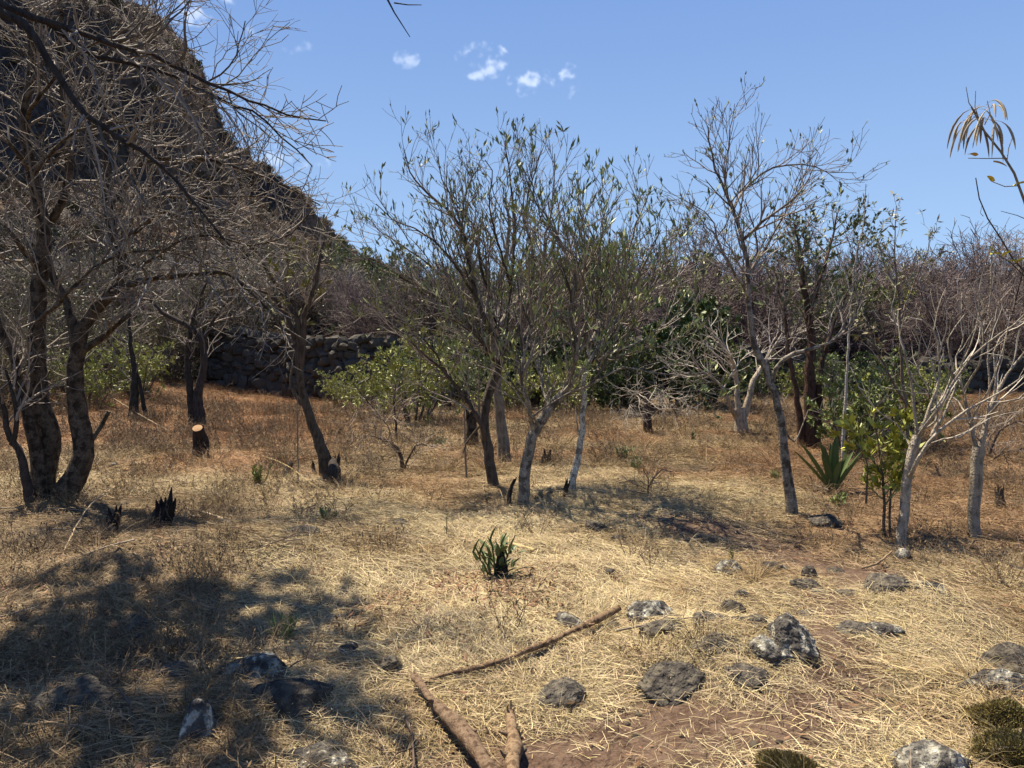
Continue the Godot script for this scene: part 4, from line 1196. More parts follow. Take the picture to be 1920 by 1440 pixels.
	tree("willowy_tree", "multi-stemmed olive-leaved tree, tallest in the middle of the clearing", "", [
		[[Vector3(-0.2, 0.13, -8.9), Vector3(-0.28, 0.44, -8.9), Vector3(-0.34, 0.74, -8.9), Vector3(-0.26, 1.11, -8.9), Vector3(-0.15, 1.38, -8.9), Vector3(-0.09, 1.6, -8.9)], 0.0585, 0.05, 0.9],
		[[Vector3(-0.31, 0.52, -8.9), Vector3(-0.37, 0.78, -8.7), Vector3(-0.53, 1.05, -8.7), Vector3(-0.68, 1.25, -8.7), Vector3(-0.94, 1.53, -8.5), Vector3(-1.29, 1.81, -8.5)], 0.0351, 0.01],
		[[Vector3(-0.09, 1.6, -8.9), Vector3(-0.28, 1.88, -8.9), Vector3(-0.41, 2.18, -8.8), Vector3(-0.48, 2.54, -8.8), Vector3(-0.56, 2.96, -8.8), Vector3(-0.78, 3.22, -8.8), Vector3(-1.14, 3.58, -9), Vector3(-1.25, 3.92, -9)], 0.0351, 0.005],
		[[Vector3(-0.12, 1.5, -8.9), Vector3(-0.22, 2.01, -9.2), Vector3(-0.35, 2.52, -9.2), Vector3(-0.42, 2.96, -9.2), Vector3(-0.58, 3.21, -9.2), Vector3(-0.8, 3.55, -9.3), Vector3(-0.88, 3.9, -9.3)], 0.0312, 0.005],
		[[Vector3(-0.15, 1.38, -8.9), Vector3(-0.45, 1.84, -8.6), Vector3(-0.68, 2.1, -8.6), Vector3(-1.01, 2.28, -8.6), Vector3(-1.33, 2.47, -8.4), Vector3(-1.56, 2.61, -8.4), Vector3(-1.79, 2.55, -8.4)], 0.0351, 0.006],
		[[Vector3(-0.09, 1.6, -8.9), Vector3(-0.06, 1.95, -9.1), Vector3(-0.01, 2.32, -9.1), Vector3(0.03, 3.06, -9.2), Vector3(-0.03, 3.62, -9.2), Vector3(-0.08, 4.06, -9.2)], 0.03276, 0.005],
		[[Vector3(-0.09, 1.57, -8.9), Vector3(0.16, 2.01, -9.1), Vector3(0.25, 2.57, -9.1), Vector3(0.16, 3.18, -9.3), Vector3(0.25, 3.64, -9.3), Vector3(0.37, 4, -9.3)], 0.02808, 0.005],
		[[Vector3(-0.41, 2.18, -8.9), Vector3(-0.64, 2.56, -8.5), Vector3(-0.93, 2.85, -8.5), Vector3(-1.28, 3, -8.5), Vector3(-1.45, 3.15, -8.3)], 0.0195, 0.005],
		[[Vector3(-0.49, 2.55, -8.9), Vector3(-0.55, 2.9, -8.4), Vector3(-0.52, 3.19, -8.4), Vector3(-0.43, 3.45, -8.4), Vector3(-0.32, 3.57, -8.4)], 0.01716, 0.005],
		[[Vector3(-0.01, 2.3, -8.9), Vector3(-0.17, 2.84, -8.4), Vector3(-0.26, 3.19, -8.4), Vector3(-0.2, 3.49, -8.4), Vector3(-0.29, 3.64, -8.4)], 0.01716, 0.005],
		[[Vector3(-0.34, 0.74, -8.9), Vector3(-0.51, 0.56, -9.1), Vector3(-0.58, 0.37, -9.1)], 0.0156, 0.01, 1.0],
		[[Vector3(-0.46, 1.85, -8.9), Vector3(-0.82, 2.45, -9.2), Vector3(-1.2, 2.77, -9.2), Vector3(-1.52, 2.96, -9.2), Vector3(-1.74, 3.19, -9.4)], 0.01716, 0.005],
		[[Vector3(-0.7, 1.24, -8.9), Vector3(-0.92, 1.69, -8.3), Vector3(-1.2, 1.91, -8.3), Vector3(-1.45, 1.99, -8.1), Vector3(-1.68, 1.91, -8.1)], 0.0156, 0.005],
		[[Vector3(-0.18, 1.45, -8.9), Vector3(-0.34, 1.69, -8.3), Vector3(-0.61, 1.9, -8), Vector3(-0.88, 1.96, -8), Vector3(-1.1, 2.12, -8)], 0.01716, 0.005],
		], centre, M.bark)
	tree("grey_trunk_tree", "pale stout trunk standing close behind the tall middle tree", "", [
		[[Vector3(-0.11, 0.02, -11), Vector3(-0.15, 0.49, -11), Vector3(-0.2, 0.95, -11), Vector3(-0.24, 1.52, -11), Vector3(-0.27, 2.02, -11), Vector3(-0.15, 2.62, -11), Vector3(-0.04, 3.3, -11), Vector3(-0.11, 3.74, -11)], 0.0936, 0.015, 0.5], [[Vector3(-0.24, 1.71, -11), Vector3(-0.47, 2.34, -11.3), Vector3(-0.62, 2.96, -11.3), Vector3(-0.93, 3.51, -11.3)], 0.039, 0.008], [[Vector3(-0.24, 1.87, -11), Vector3(0.08, 2.35, -11.4), Vector3(0.55, 2.97, -11.4), Vector3(0.7, 3.53, -11.4), Vector3(0.63, 3.93, -11.4)], 0.039, 0.008]],
		centre.merged({"bark": Color(0.27, 0.23, 0.18), "leaf_n": 5.0, "dens": [6.0, 6.0, 4.0]}, true), M.bark)
	tree("lichened_tree", "front middle tree with a white-lichened trunk bending right", "", [
		[[Vector3(0.11, -0.04, -7.9), Vector3(0.13, 0.25, -7.9), Vector3(0.15, 0.48, -7.9), Vector3(0.23, 0.76, -7.9), Vector3(0.38, 0.97, -7.9), Vector3(0.53, 1.15, -7.9)], 0.0546, 0.05, 0.8],
		[[Vector3(0.53, 1.15, -7.9), Vector3(0.62, 1.41, -7.9), Vector3(0.66, 1.68, -7.9), Vector3(0.59, 1.95, -7.9), Vector3(0.63, 2.39, -7.9), Vector3(0.47, 2.8, -8.1), Vector3(0.22, 3.18, -8.1), Vector3(0.12, 3.48, -8.1)], 0.03276, 0.005],
		[[Vector3(0.53, 1.15, -7.9), Vector3(0.75, 1.44, -7.7), Vector3(0.96, 1.76, -7.7), Vector3(1.17, 2.1, -7.7), Vector3(1.3, 2.42, -7.7), Vector3(1.46, 2.77, -7.6)], 0.02808, 0.005],
		[[Vector3(0.23, 0.76, -7.9), Vector3(0.14, 1.13, -7.6), Vector3(0.09, 1.36, -7.6), Vector3(0.16, 1.68, -7.6), Vector3(0.27, 2.1, -7.6), Vector3(0.31, 2.66, -7.5), Vector3(0.39, 2.98, -7.5), Vector3(0.41, 3.48, -7.5)], 0.02652, 0.005],
		[[Vector3(0.53, 1.13, -7.9), Vector3(0.82, 1.28, -7.5), Vector3(1.09, 1.42, -7.5), Vector3(1.45, 1.36, -7.5), Vector3(1.77, 1.3, -7.5), Vector3(1.98, 1.18, -7.5)], 0.01716, 0.004, 0.2],
		[[Vector3(0.62, 1.41, -7.9), Vector3(0.85, 1.88, -8.2), Vector3(0.91, 2.45, -8.2), Vector3(0.96, 2.95, -8.2), Vector3(1.07, 3.36, -8.2)], 0.02652, 0.005],
		[[Vector3(0.82, 1.68, -7.9), Vector3(1.14, 2.31, -8.3), Vector3(1.31, 2.88, -8.3), Vector3(1.47, 3.3, -8.3)], 0.02184, 0.005],
		[[Vector3(0.66, 1.68, -7.9), Vector3(0.95, 2.16, -8.6), Vector3(0.89, 2.69, -8.6), Vector3(0.74, 3.14, -8.6)], 0.02184, 0.005],
		[[Vector3(0.98, 1.76, -7.9), Vector3(1.24, 2.04, -7.5), Vector3(1.45, 2.4, -7.5), Vector3(1.49, 2.79, -7.5)], 0.0156, 0.005],
		[[Vector3(0.29, 0.8, -7.9), Vector3(0.13, 1.05, -7.6), Vector3(0, 1.21, -7.6), Vector3(-0.11, 1.36, -7.6), Vector3(-0.42, 1.47, -7.6)], 0.01404, 0.004, 0.3],
		[[Vector3(1.25, 2.12, -7.9), Vector3(1.34, 2.1, -7.6), Vector3(1.44, 1.94, -7.6), Vector3(1.45, 1.89, -7.6)], 0.00624, 0.003, 1.0],
		[[Vector3(0.38, 0.97, -7.9), Vector3(0.29, 1.4, -8.3), Vector3(0.23, 1.81, -8.5), Vector3(0.41, 2.27, -8.5), Vector3(0.53, 2.62, -8.5)], 0.01872, 0.005],
		[[Vector3(0.77, 1.44, -7.9), Vector3(0.96, 1.57, -7.3), Vector3(1.18, 1.67, -7.1), Vector3(1.42, 1.87, -7.1), Vector3(1.52, 2.16, -7.1)], 0.01716, 0.005],
		[[Vector3(0.63, 2.12, -7.9), Vector3(0.71, 2.39, -7.4), Vector3(0.64, 2.71, -7.2), Vector3(0.74, 2.97, -7.2)], 0.01716, 0.005],
		], centre.merged({"bark": Color(0.42, 0.38, 0.33), "twig": Color(0.18, 0.15, 0.125), "leaf_a": Color(0.13, 0.17, 0.055), "leaf_n": 13.0}, true), M.lichen_sunpatch_bark)
	tree("white_trunk_tree", "slender white-lichened trunk leaning right of the front middle tree", "", [
		[[Vector3(0.64, -0.04, -8.4), Vector3(0.68, 0.26, -8.4), Vector3(0.76, 0.64, -8.4), Vector3(0.78, 1.08, -8.4), Vector3(0.8, 1.45, -8.4), Vector3(0.87, 1.8, -8.4), Vector3(0.81, 2.27, -8.4), Vector3(0.76, 2.73, -8.4)], 0.0429, 0.012, 0.5], [[Vector3(0.8, 1.4, -8.4), Vector3(1.08, 1.81, -8.7), Vector3(1.38, 2.17, -8.7), Vector3(1.86, 2.41, -8.7), Vector3(1.97, 2.94, -8.7)], 0.02184, 0.006], [[Vector3(0.76, 0.58, -8.4), Vector3(0.72, 0.8, -8.5), Vector3(0.7, 0.98, -8.5)], 0.00936, 0.006, 1.0]],
		centre.merged({"bark": Color(0.85, 0.81, 0.73), "leaf_n": 12.0}, true), M.lichen_sunpatch_bark)
	tree("slender_tree", "tall slender tree with a bent mottled trunk, bare top, right of centre", "", [
		[[Vector3(2.73, -0.13, -7.4), Vector3(2.69, 0.18, -7.4), Vector3(2.64, 0.54, -7.4), Vector3(2.61, 0.86, -7.4), Vector3(2.54, 1.14, -7.4), Vector3(2.43, 1.42, -7.4), Vector3(2.31, 1.68, -7.4), Vector3(2.27, 1.98, -7.4), Vector3(2.25, 2.39, -7.4), Vector3(2.19, 2.69, -7.4), Vector3(2.11, 2.94, -7.4), Vector3(2, 3.15, -7.4), Vector3(1.9, 3.4, -7.4), Vector3(1.86, 3.7, -7.4)], 0.055, 0.006, 0.6],
		[[Vector3(2.5, 1.29, -7.4), Vector3(2.54, 1.47, -7.3), Vector3(2.6, 1.56, -7.3), Vector3(2.83, 1.6, -7.3), Vector3(3, 1.66, -7.3), Vector3(3.18, 1.8, -7.3), Vector3(3.28, 2.08, -7.3), Vector3(3.36, 2.38, -7.3)], 0.025, 0.005, 0.4],
		[[Vector3(2.11, 2.94, -7.4), Vector3(2.29, 3.19, -7.6), Vector3(2.47, 3.33, -7.6), Vector3(2.81, 3.42, -7.6), Vector3(3.12, 3.32, -7.6), Vector3(3.36, 3.32, -7.6)], 0.016, 0.003],
		[[Vector3(2.2, 2.64, -7.4), Vector3(2.37, 2.83, -7.2), Vector3(2.62, 3.01, -7.2), Vector3(2.76, 3.2, -7.2), Vector3(2.83, 3.42, -7.2)], 0.018, 0.003],
		[[Vector3(2.26, 2.29, -7.4), Vector3(2.59, 2.74, -7.7), Vector3(2.74, 3, -7.7), Vector3(2.85, 3.21, -7.7), Vector3(2.95, 3.52, -7.7)], 0.018, 0.003],
		[[Vector3(2.11, 2.94, -7.4), Vector3(1.97, 3.15, -7.2), Vector3(1.99, 3.4, -7.2), Vector3(2.02, 3.69, -7.2), Vector3(2.05, 3.86, -7.2)], 0.013, 0.003],
		[[Vector3(2.27, 2.08, -7.4), Vector3(1.98, 2.35, -7), Vector3(1.85, 2.59, -7), Vector3(1.78, 2.82, -7), Vector3(1.49, 2.97, -7)], 0.016, 0.003],
		[[Vector3(2.61, 0.86, -7.4), Vector3(2.84, 0.66, -7.7), Vector3(2.92, 0.82, -7.7), Vector3(2.97, 0.99, -7.7)], 0.014, 0.006, 1.0],
		], centre.merged({"ang": 0.65, "bark": Color(0.36, 0.32, 0.28), "lens": [0.62, 0.38, 0.2], "leaf_n": 9.0, "leaf_l": 0.05, "leaf_w": 0.017, "leaf_level": 3, "twig": Color(0.18, 0.15, 0.13), "dens": [11.0, 9.0, 7.0]}, true), M.lichen_sunpatch_bark)
	tree("forked_shrub", "pale forked bare shrub with a chopped foot, back right of the clearing", "", [
		[[Vector3(4.33, 0.11, -14.5), Vector3(4.31, 0.34, -14.5), Vector3(4.28, 0.49, -14.5)], 0.13, 0.1, 1.0], [[Vector3(4.28, 0.34, -14.5), Vector3(4.24, 0.75, -14.5), Vector3(4.22, 1.15, -14.5), Vector3(3.98, 1.55, -14.2), Vector3(3.63, 1.94, -14.2)], 0.065, 0.015, 0.3], [[Vector3(4.38, 0.34, -14.5), Vector3(4.48, 0.7, -14.5), Vector3(4.54, 1, -14.5), Vector3(4.92, 1.45, -14.8), Vector3(5.22, 1.96, -14.8)], 0.075, 0.015, 0.4], [[Vector3(4.23, 0.34, -14.5), Vector3(3.99, 0.66, -14.2), Vector3(3.84, 0.96, -14.2), Vector3(3.44, 1.26, -14.2), Vector3(3.24, 1.55, -14.2)], 0.05, 0.01, 0.3]],
		left.merged({"bark": Color(0.4, 0.34, 0.27), "twig": Color(0.4, 0.35, 0.29), "lens": [1.3, 0.7, 0.4], "rmin": 0.0035, "seg": 0.18, "dens": [7.0, 6.0, 4.0]}, true), M.bark, "shrub")
	tree("dark_twin_tree", "dark twin-trunked tree with reddish bark behind the agave", "", [
		[[Vector3(4.93, 0.07, -12.6), Vector3(4.9, 0.59, -12.6), Vector3(4.87, 1.29, -12.6), Vector3(4.9, 1.73, -12.6), Vector3(4.78, 2.42, -12.6), Vector3(4.68, 3.12, -12.6), Vector3(4.59, 3.63, -12.6)], 0.14, 0.012, 0.5], [[Vector3(4.78, 0.02, -12.6), Vector3(4.71, 0.51, -12.6), Vector3(4.63, 1.03, -12.6), Vector3(4.52, 1.56, -12.6), Vector3(4.44, 2.25, -12.6), Vector3(4.25, 2.94, -12.6)], 0.07, 0.01, 0.5], [[Vector3(4.98, 0.16, -12.6), Vector3(5.03, 0.59, -12.6), Vector3(5.05, 1.21, -12.6), Vector3(5.22, 1.9, -12.6), Vector3(5.47, 2.6, -12.6), Vector3(5.63, 3.29, -12.6)], 0.08, 0.01, 0.5], [[Vector3(4.8, 2.08, -12.6), Vector3(5.03, 2.77, -12.6), Vector3(5.32, 3.42, -12.9), Vector3(5.4, 3.86, -12.9)], 0.05, 0.01, 0.3]],
		left.merged({"bark": Color(0.1, 0.06, 0.045), "twig": Color(0.2, 0.17, 0.145), "lens": [1.1, 0.65, 0.4], "rmin": 0.003, "seg": 0.16, "leaf_n": 13.0, "leaf_level": 2, "leaf_l": 0.085, "leaf_w": 0.034, "leaf_a": Color(0.085, 0.11, 0.045), "leaf_b": Color(0.18, 0.2, 0.08), "leaf_low": 2.3}, true), M.bark)
	var pale := left.merged({"levels": 2, "bark": Color(0.36, 0.31, 0.25), "twig": Color(0.42, 0.37, 0.3), "lens": [0.5, 0.25], "dens": [4.5, 4.0], "ang": 0.55, "up": 0.2, "kink": 0.2, "rmost": 0.008, "rmin": 0.0025, "start": 0.3}, true)
	tree("pale_bare_tree", "pale grey bare tree fanning out from a low fork, right of the yellow-green sapling", "", [
		[[Vector3(3.2, 0, -6.3), Vector3(3.22, 0.21, -6.3), Vector3(3.25, 0.48, -6.3), Vector3(3.28, 0.7, -6.3), Vector3(3.33, 0.89, -6.3)], 0.0375, 0.038, 1.0],
		[[Vector3(3.32, 0.83, -6.3), Vector3(3.31, 1.1, -6.3), Vector3(3.26, 1.38, -6.3), Vector3(3.2, 1.62, -6.3), Vector3(3.13, 1.79, -6.3), Vector3(3.09, 2.01, -6.3)], 0.0165, 0.005], [[Vector3(3.33, 0.89, -6.3), Vector3(3.42, 1.1, -6.3), Vector3(3.49, 1.34, -6.3), Vector3(3.5, 1.58, -6.3), Vector3(3.43, 1.77, -6.3), Vector3(3.22, 1.93, -6.3)], 0.018, 0.005],
		[[Vector3(3.33, 0.88, -6.3), Vector3(3.35, 1.09, -6.1), Vector3(3.51, 1.35, -6.1), Vector3(3.63, 1.54, -6.1), Vector3(3.8, 1.68, -6.1), Vector3(4.09, 1.87, -6.1)], 0.0165, 0.005], [[Vector3(3.26, 0.53, -6.3), Vector3(3.24, 0.72, -6.1), Vector3(3.33, 0.9, -6.1), Vector3(3.52, 1.05, -6.1), Vector3(3.77, 1.2, -6.1), Vector3(4.1, 1.43, -6.1)], 0.01875, 0.005],
		[[Vector3(3.44, 0.88, -6.3), Vector3(3.7, 1.13, -6.5), Vector3(3.78, 1.44, -6.5), Vector3(3.89, 1.71, -6.5), Vector3(3.97, 2.03, -6.5)], 0.0135, 0.004], [[Vector3(3.42, 1.08, -6.3), Vector3(3.71, 1.21, -6.6), Vector3(3.79, 1.44, -6.6), Vector3(3.72, 1.67, -6.6), Vector3(3.87, 1.9, -6.6)], 0.0105, 0.004],
		[[Vector3(3.35, 0.92, -6.3), Vector3(3.67, 1.07, -6.6), Vector3(3.47, 1.44, -6.6), Vector3(3.51, 1.67, -6.6), Vector3(3.33, 1.85, -6.6)], 0.0075, 0.004], [[Vector3(3.3, 0.75, -6.3), Vector3(3.25, 0.99, -6.5), Vector3(3.07, 1.08, -6.5), Vector3(2.88, 1.4, -6.5)], 0.009, 0.004], [[Vector3(3.32, 0.7, -6.3), Vector3(3.34, 0.91, -6), Vector3(3.5, 0.91, -6), Vector3(3.75, 1.08, -6), Vector3(4, 1.12, -6)], 0.009, 0.004],
		], pale, M.bark)
	tree("pale_bare_tree", "pale grey bare tree with a straight bole and spreading limbs at the right edge", "", [
		[[Vector3(3.95, 0.02, -6.5), Vector3(3.94, 0.31, -6.5), Vector3(3.95, 0.58, -6.5), Vector3(3.96, 0.77, -6.5)], 0.04125, 0.05, 1.0],
		[[Vector3(3.95, 0.72, -6.5), Vector3(3.88, 0.97, -6.5), Vector3(3.81, 1.24, -6.5), Vector3(3.74, 1.38, -6.5), Vector3(3.65, 1.49, -6.5), Vector3(3.51, 1.53, -6.5)], 0.0225, 0.005, 0.2], [[Vector3(3.97, 0.74, -6.5), Vector3(4.01, 0.97, -6.5), Vector3(4.07, 1.17, -6.5), Vector3(4.17, 1.38, -6.5), Vector3(4.34, 1.6, -6.5)], 0.027, 0.006, 0.2],
		[[Vector3(4.02, 1.01, -6.5), Vector3(4.21, 1.28, -6.7), Vector3(4.18, 1.53, -6.7), Vector3(4.26, 1.74, -6.7), Vector3(4.44, 1.9, -6.7)], 0.015, 0.005], [[Vector3(4.03, 1.04, -6.5), Vector3(3.96, 1.17, -6.2), Vector3(4.13, 1.23, -6.2), Vector3(4.3, 1.41, -6.2)], 0.0135, 0.005],
		[[Vector3(3.81, 1.24, -6.5), Vector3(3.82, 1.49, -6.3), Vector3(3.85, 1.71, -6.3), Vector3(3.8, 1.97, -6.3), Vector3(3.78, 2.19, -6.3)], 0.0105, 0.004], [[Vector3(3.88, 0.97, -6.5), Vector3(3.85, 1.32, -6.2), Vector3(3.95, 1.62, -6.2), Vector3(4, 1.88, -6.2)], 0.0105, 0.004], [[Vector3(3.79, 1.28, -6.5), Vector3(3.91, 1.53, -6.8), Vector3(3.99, 1.76, -6.8), Vector3(3.89, 2.05, -6.8)], 0.00975, 0.004],
		[[Vector3(4.01, 0.95, -6.5), Vector3(4.03, 1.4, -6.5), Vector3(4.02, 2.03, -6.5), Vector3(4.01, 2.47, -6.5)], 0.0105, 0.005, 0.7], [[Vector3(3.86, 1.04, -6.5), Vector3(3.92, 1.19, -6.9), Vector3(3.73, 1.19, -6.9), Vector3(3.54, 1.39, -6.9)], 0.009, 0.004],
		], pale, M.bark)
	tree("leafy_sapling", "young sapling with glossy yellow-green leaves between agave and pale bare tree", "", [
		[[Vector3(3.21, 0.08, -6.6), Vector3(3.21, 0.29, -6.6), Vector3(3.19, 0.52, -6.6), Vector3(3.17, 0.75, -6.6), Vector3(3.12, 0.94, -6.6)], 0.018, 0.006, 0.35], [[Vector3(3.27, 0.01, -6.6), Vector3(3.28, 0.29, -6.6), Vector3(3.29, 0.57, -6.6), Vector3(3.33, 0.8, -6.6), Vector3(3.35, 0.98, -6.6)], 0.014, 0.005, 0.4], [[Vector3(3.06, 0.27, -6.6), Vector3(3.06, 0.47, -6.6), Vector3(3.04, 0.71, -6.6), Vector3(2.98, 0.89, -6.6)], 0.01, 0.004, 0.4], [[Vector3(3.19, 0.52, -6.6), Vector3(3.08, 0.71, -6.6), Vector3(2.94, 0.8, -6.6)], 0.009, 0.004, 0.2], [[Vector3(3.28, 0.38, -6.6), Vector3(3.36, 0.57, -6.6), Vector3(3.42, 0.71, -6.6)], 0.009, 0.004, 0.2]],
		{"levels": 2, "dens": [18.0, 10.0], "lens": [0.32, 0.17], "ang": 0.9, "up": 0.25, "seg": 0.06, "bark": Color(0.17, 0.14, 0.1), "twig": Color(0.16, 0.15, 0.07), "leaf_n": 52.0, "leaf_level": 1, "leaf_l": 0.1, "leaf_w": 0.036, "leaf_up": 0.3, "leaf_a": Color(0.18, 0.2, 0.035), "leaf_b": Color(0.5, 0.45, 0.06)}, M.bark, "sapling")
	tree("seed_tree", "thin tree with tan hanging seed clusters, before the right thicket", "", [
		[[Vector3(5.44, 0.18, -10.5), Vector3(5.4, 0.69, -10.5), Vector3(5.32, 1.27, -10.5), Vector3(5.28, 2, -10.5), Vector3(5.21, 2.58, -10.5), Vector3(5.17, 3.15, -10.5), Vector3(5.19, 3.54, -10.5)], 0.035, 0.004, 0.5], [[Vector3(5.28, 2, -10.5), Vector3(5.53, 2.45, -10.7), Vector3(5.71, 2.89, -10.7), Vector3(5.77, 3.25, -10.7)], 0.016, 0.004, 0.3], [[Vector3(5.29, 2.29, -10.5), Vector3(5.16, 2.74, -10.7), Vector3(5.04, 3.11, -10.7)], 0.014, 0.004, 0.3], [[Vector3(5.39, 0.84, -10.5), Vector3(4.99, 1.35, -10.3), Vector3(4.77, 1.85, -10.3), Vector3(4.62, 2.42, -10.3)], 0.018, 0.004, 0.3]],
		{"levels": 2, "dens": [10.0, 8.0], "lens": [0.5, 0.25], "ang": 0.7, "up": 0.1, "rmin": 0.003, "leaf_n": 24.0, "leaf_level": 1, "leaf_l": 0.09, "leaf_w": 0.02, "leaf_up": -0.5, "leaf_a": Color(0.13, 0.15, 0.06), "leaf_b": Color(0.38, 0.28, 0.16), "leaf_low": 1.7, "bark": Color(0.16, 0.13, 0.1)}, M.bark)
	tree("white_pole_tree", "thin white leafless stem rising above the right thicket's edge", "", [
		[[Vector3(4.66, 0.06, -10.8), Vector3(4.68, 0.96, -10.8), Vector3(4.72, 1.71, -10.8), Vector3(4.75, 2.31, -10.8), Vector3(4.79, 2.9, -10.8), Vector3(4.88, 3.34, -10.8), Vector3(4.91, 3.89, -10.8)], 0.03, 0.005, 0.8], [[Vector3(4.75, 2.31, -10.8), Vector3(4.61, 2.91, -10.9), Vector3(4.49, 3.21, -10.9)], 0.012, 0.004, 0.6]],
		{"levels": 1, "dens": [7.0], "lens": [0.25], "bark": Color(0.45, 0.42, 0.37), "twig": Color(0.35, 0.31, 0.26)}, M.bark)
	# the sapling with hanging seed pods that leans in at the right edge
	var o := tree("pod_tree", "leaning sapling with a tassel of dry brown seed pods at the upper right", "", [
		[[Vector3(3.5, 0, -4.3), Vector3(3.25, 1.0, -4.2), Vector3(2.95, 1.7, -4.1), Vector3(2.68, 2.24, -4), Vector3(2.6, 2.42, -4), Vector3(2.55, 2.56, -4), Vector3(2.48, 2.65, -4), Vector3(2.42, 2.75, -4), Vector3(2.35, 2.84, -4)], 0.022, 0.004, 1.0],
		[[Vector3(2.54, 2.58, -4), Vector3(2.49, 2.59, -4), Vector3(2.44, 2.58, -4), Vector3(2.34, 2.58, -4)], 0.003, 0.002, 1.0], [[Vector3(2.6, 2.44, -4), Vector3(2.54, 2.44, -4), Vector3(2.47, 2.46, -4)], 0.003, 0.002, 1.0], [[Vector3(2.54, 2.57, -4), Vector3(2.56, 2.64, -4), Vector3(2.57, 2.7, -4)], 0.003, 0.0015, 1.0], [[Vector3(2.38, 2.8, -4), Vector3(2.33, 2.88, -4), Vector3(2.32, 2.94, -4)], 0.003, 0.0015, 1.0], [[Vector3(2.39, 2.78, -4), Vector3(2.37, 2.85, -4), Vector3(2.37, 2.92, -4)], 0.003, 0.0015, 1.0], [[Vector3(2.42, 2.75, -4), Vector3(2.46, 2.83, -4), Vector3(2.43, 2.87, -4)], 0.003, 0.0015, 1.0]],
		{"bark": Color(0.3, 0.25, 0.18)}, M.bark, "sapling")
	var rng := dice()
	var podm := [Color(0.3, 0.25, 0.18), Color(0.4, 0.33, 0.23), Color(0.2, 0.17, 0.13)]
	for k in 25:
		var from := Vector3(2.39, 2.82, -4) + Vector3(rng.randf_range(-0.06, 0.09), rng.randf_range(-0.06, 0.02), rng.randf_range(-0.06, 0.06)) - o.position
		var a := rng.randf() * TAU
		var d := Vector3(cos(a) * 0.7, rng.randf_range(-0.2, 0.7), sin(a) * 0.7).normalized()
		var pts := PackedVector3Array()
		var rad := PackedFloat32Array()
		var l := rng.randf_range(0.13, 0.27)
		for i in 8:
			pts.append(from)
			rad.append([0.001, 0.0012, 0.003, 0.0055, 0.0062, 0.006, 0.004, 0.001][i])
			d = (d - Vector3.UP * rng.randf_range(0.25, 0.7)).normalized()
			from += d * l / 7.0
		var mm := MeshMaker.new()
		mm.tube(pts, rad, 5, podm[k % 3])
		part("seed_pod", mm.mesh(M.twig), o)
	for q in [[Vector3(2.38, 2.59, -4), Vector3(-0.8, 0.3, 0.4), 0.07, Color(0.4, 0.26, 0.06)], [Vector3(2.47, 2.46, -4), Vector3(-0.6, 0.7, 0.3), 0.055, Color(0.5, 0.4, 0.04)], [Vector3(2.58, 2.44, -4), Vector3(0.9, 0.45, 0.2), 0.08, Color(0.4, 0.38, 0.06)], [Vector3(2.47, 2.56, -4), Vector3(0.7, -0.2, 0.5), 0.07, Color(0.3, 0.22, 0.13)]]:
		var mm := MeshMaker.new()
		var d: Vector3 = q[1].normalized()
		strap(mm, q[0] - o.position, Vector3(d.x, 0, d.z).normalized(), asin(d.y), q[2], q[2] * 0.5, 0.6, q[3], 0.2, 0.8)
		part("leaf", mm.mesh(M.leaf), o)
	o = tree("thin_sapling", "thin dark sapling with a few yellow leaves at the right edge", "", [
		[[Vector3(3.75, 0, -4.6), Vector3(3.6, 1.2, -4.6), Vector3(3.15, 1.89, -4.5), Vector3(2.99, 2.02, -4.5), Vector3(2.89, 2.16, -4.5), Vector3(2.81, 2.29, -4.5), Vector3(2.71, 2.4, -4.5), Vector3(2.68, 2.59, -4.5)], 0.016, 0.003, 1.0], [[Vector3(3.01, 2.34, -4.5), Vector3(2.92, 2.38, -4.5), Vector3(2.83, 2.4, -4.5)], 0.003, 0.0015, 1.0], [[Vector3(2.73, 2.37, -4.5), Vector3(2.72, 2.43, -4.5)], 0.002, 0.001, 1.0], [[Vector3(2.98, 2.02, -4.5), Vector3(2.88, 2.12, -4.5), Vector3(2.82, 2.15, -4.5)], 0.004, 0.002, 1.0], [Array([Vector3(2.99, 2.02, -4.5), Vector3(3.09, 2.2, -4.5), Vector3(3.01, 2.34, -4.5)]), 0.006, 0.003, 1.0]],
		{"bark": Color(0.1, 0.08, 0.065)}, M.bark, "sapling")
	for q in [[Vector3(2.82, 2.15, -4.5), Vector3(-0.9, 0.2, 0.5), 0.075, Color(0.34, 0.33, 0.04)], [Vector3(2.85, 2.14, -4.5), Vector3(0.3, 0.5, 0.6), 0.07, Color(0.4, 0.38, 0.05)], [Vector3(2.88, 2.11, -4.5), Vector3(0.8, 0.1, 0.3), 0.07, Color(0.25, 0.27, 0.04)], [Vector3(2.8, 2.16, -4.5), Vector3(-0.4, 0.8, -0.2), 0.06, Color(0.3, 0.29, 0.05)], [Vector3(2.93, 2.1, -4.5), Vector3(0.4, 0.5, 0.5), 0.075, Color(0.36, 0.35, 0.05)]]:
		var mm := MeshMaker.new()
		var d: Vector3 = q[1].normalized()
		strap(mm, q[0] - o.position, Vector3(d.x, 0, d.z).normalized(), asin(d.y), q[2], q[2] * 0.55, 0.5, q[3], 0.2, 0.8)
		part("leaf", mm.mesh(M.leaf), o)

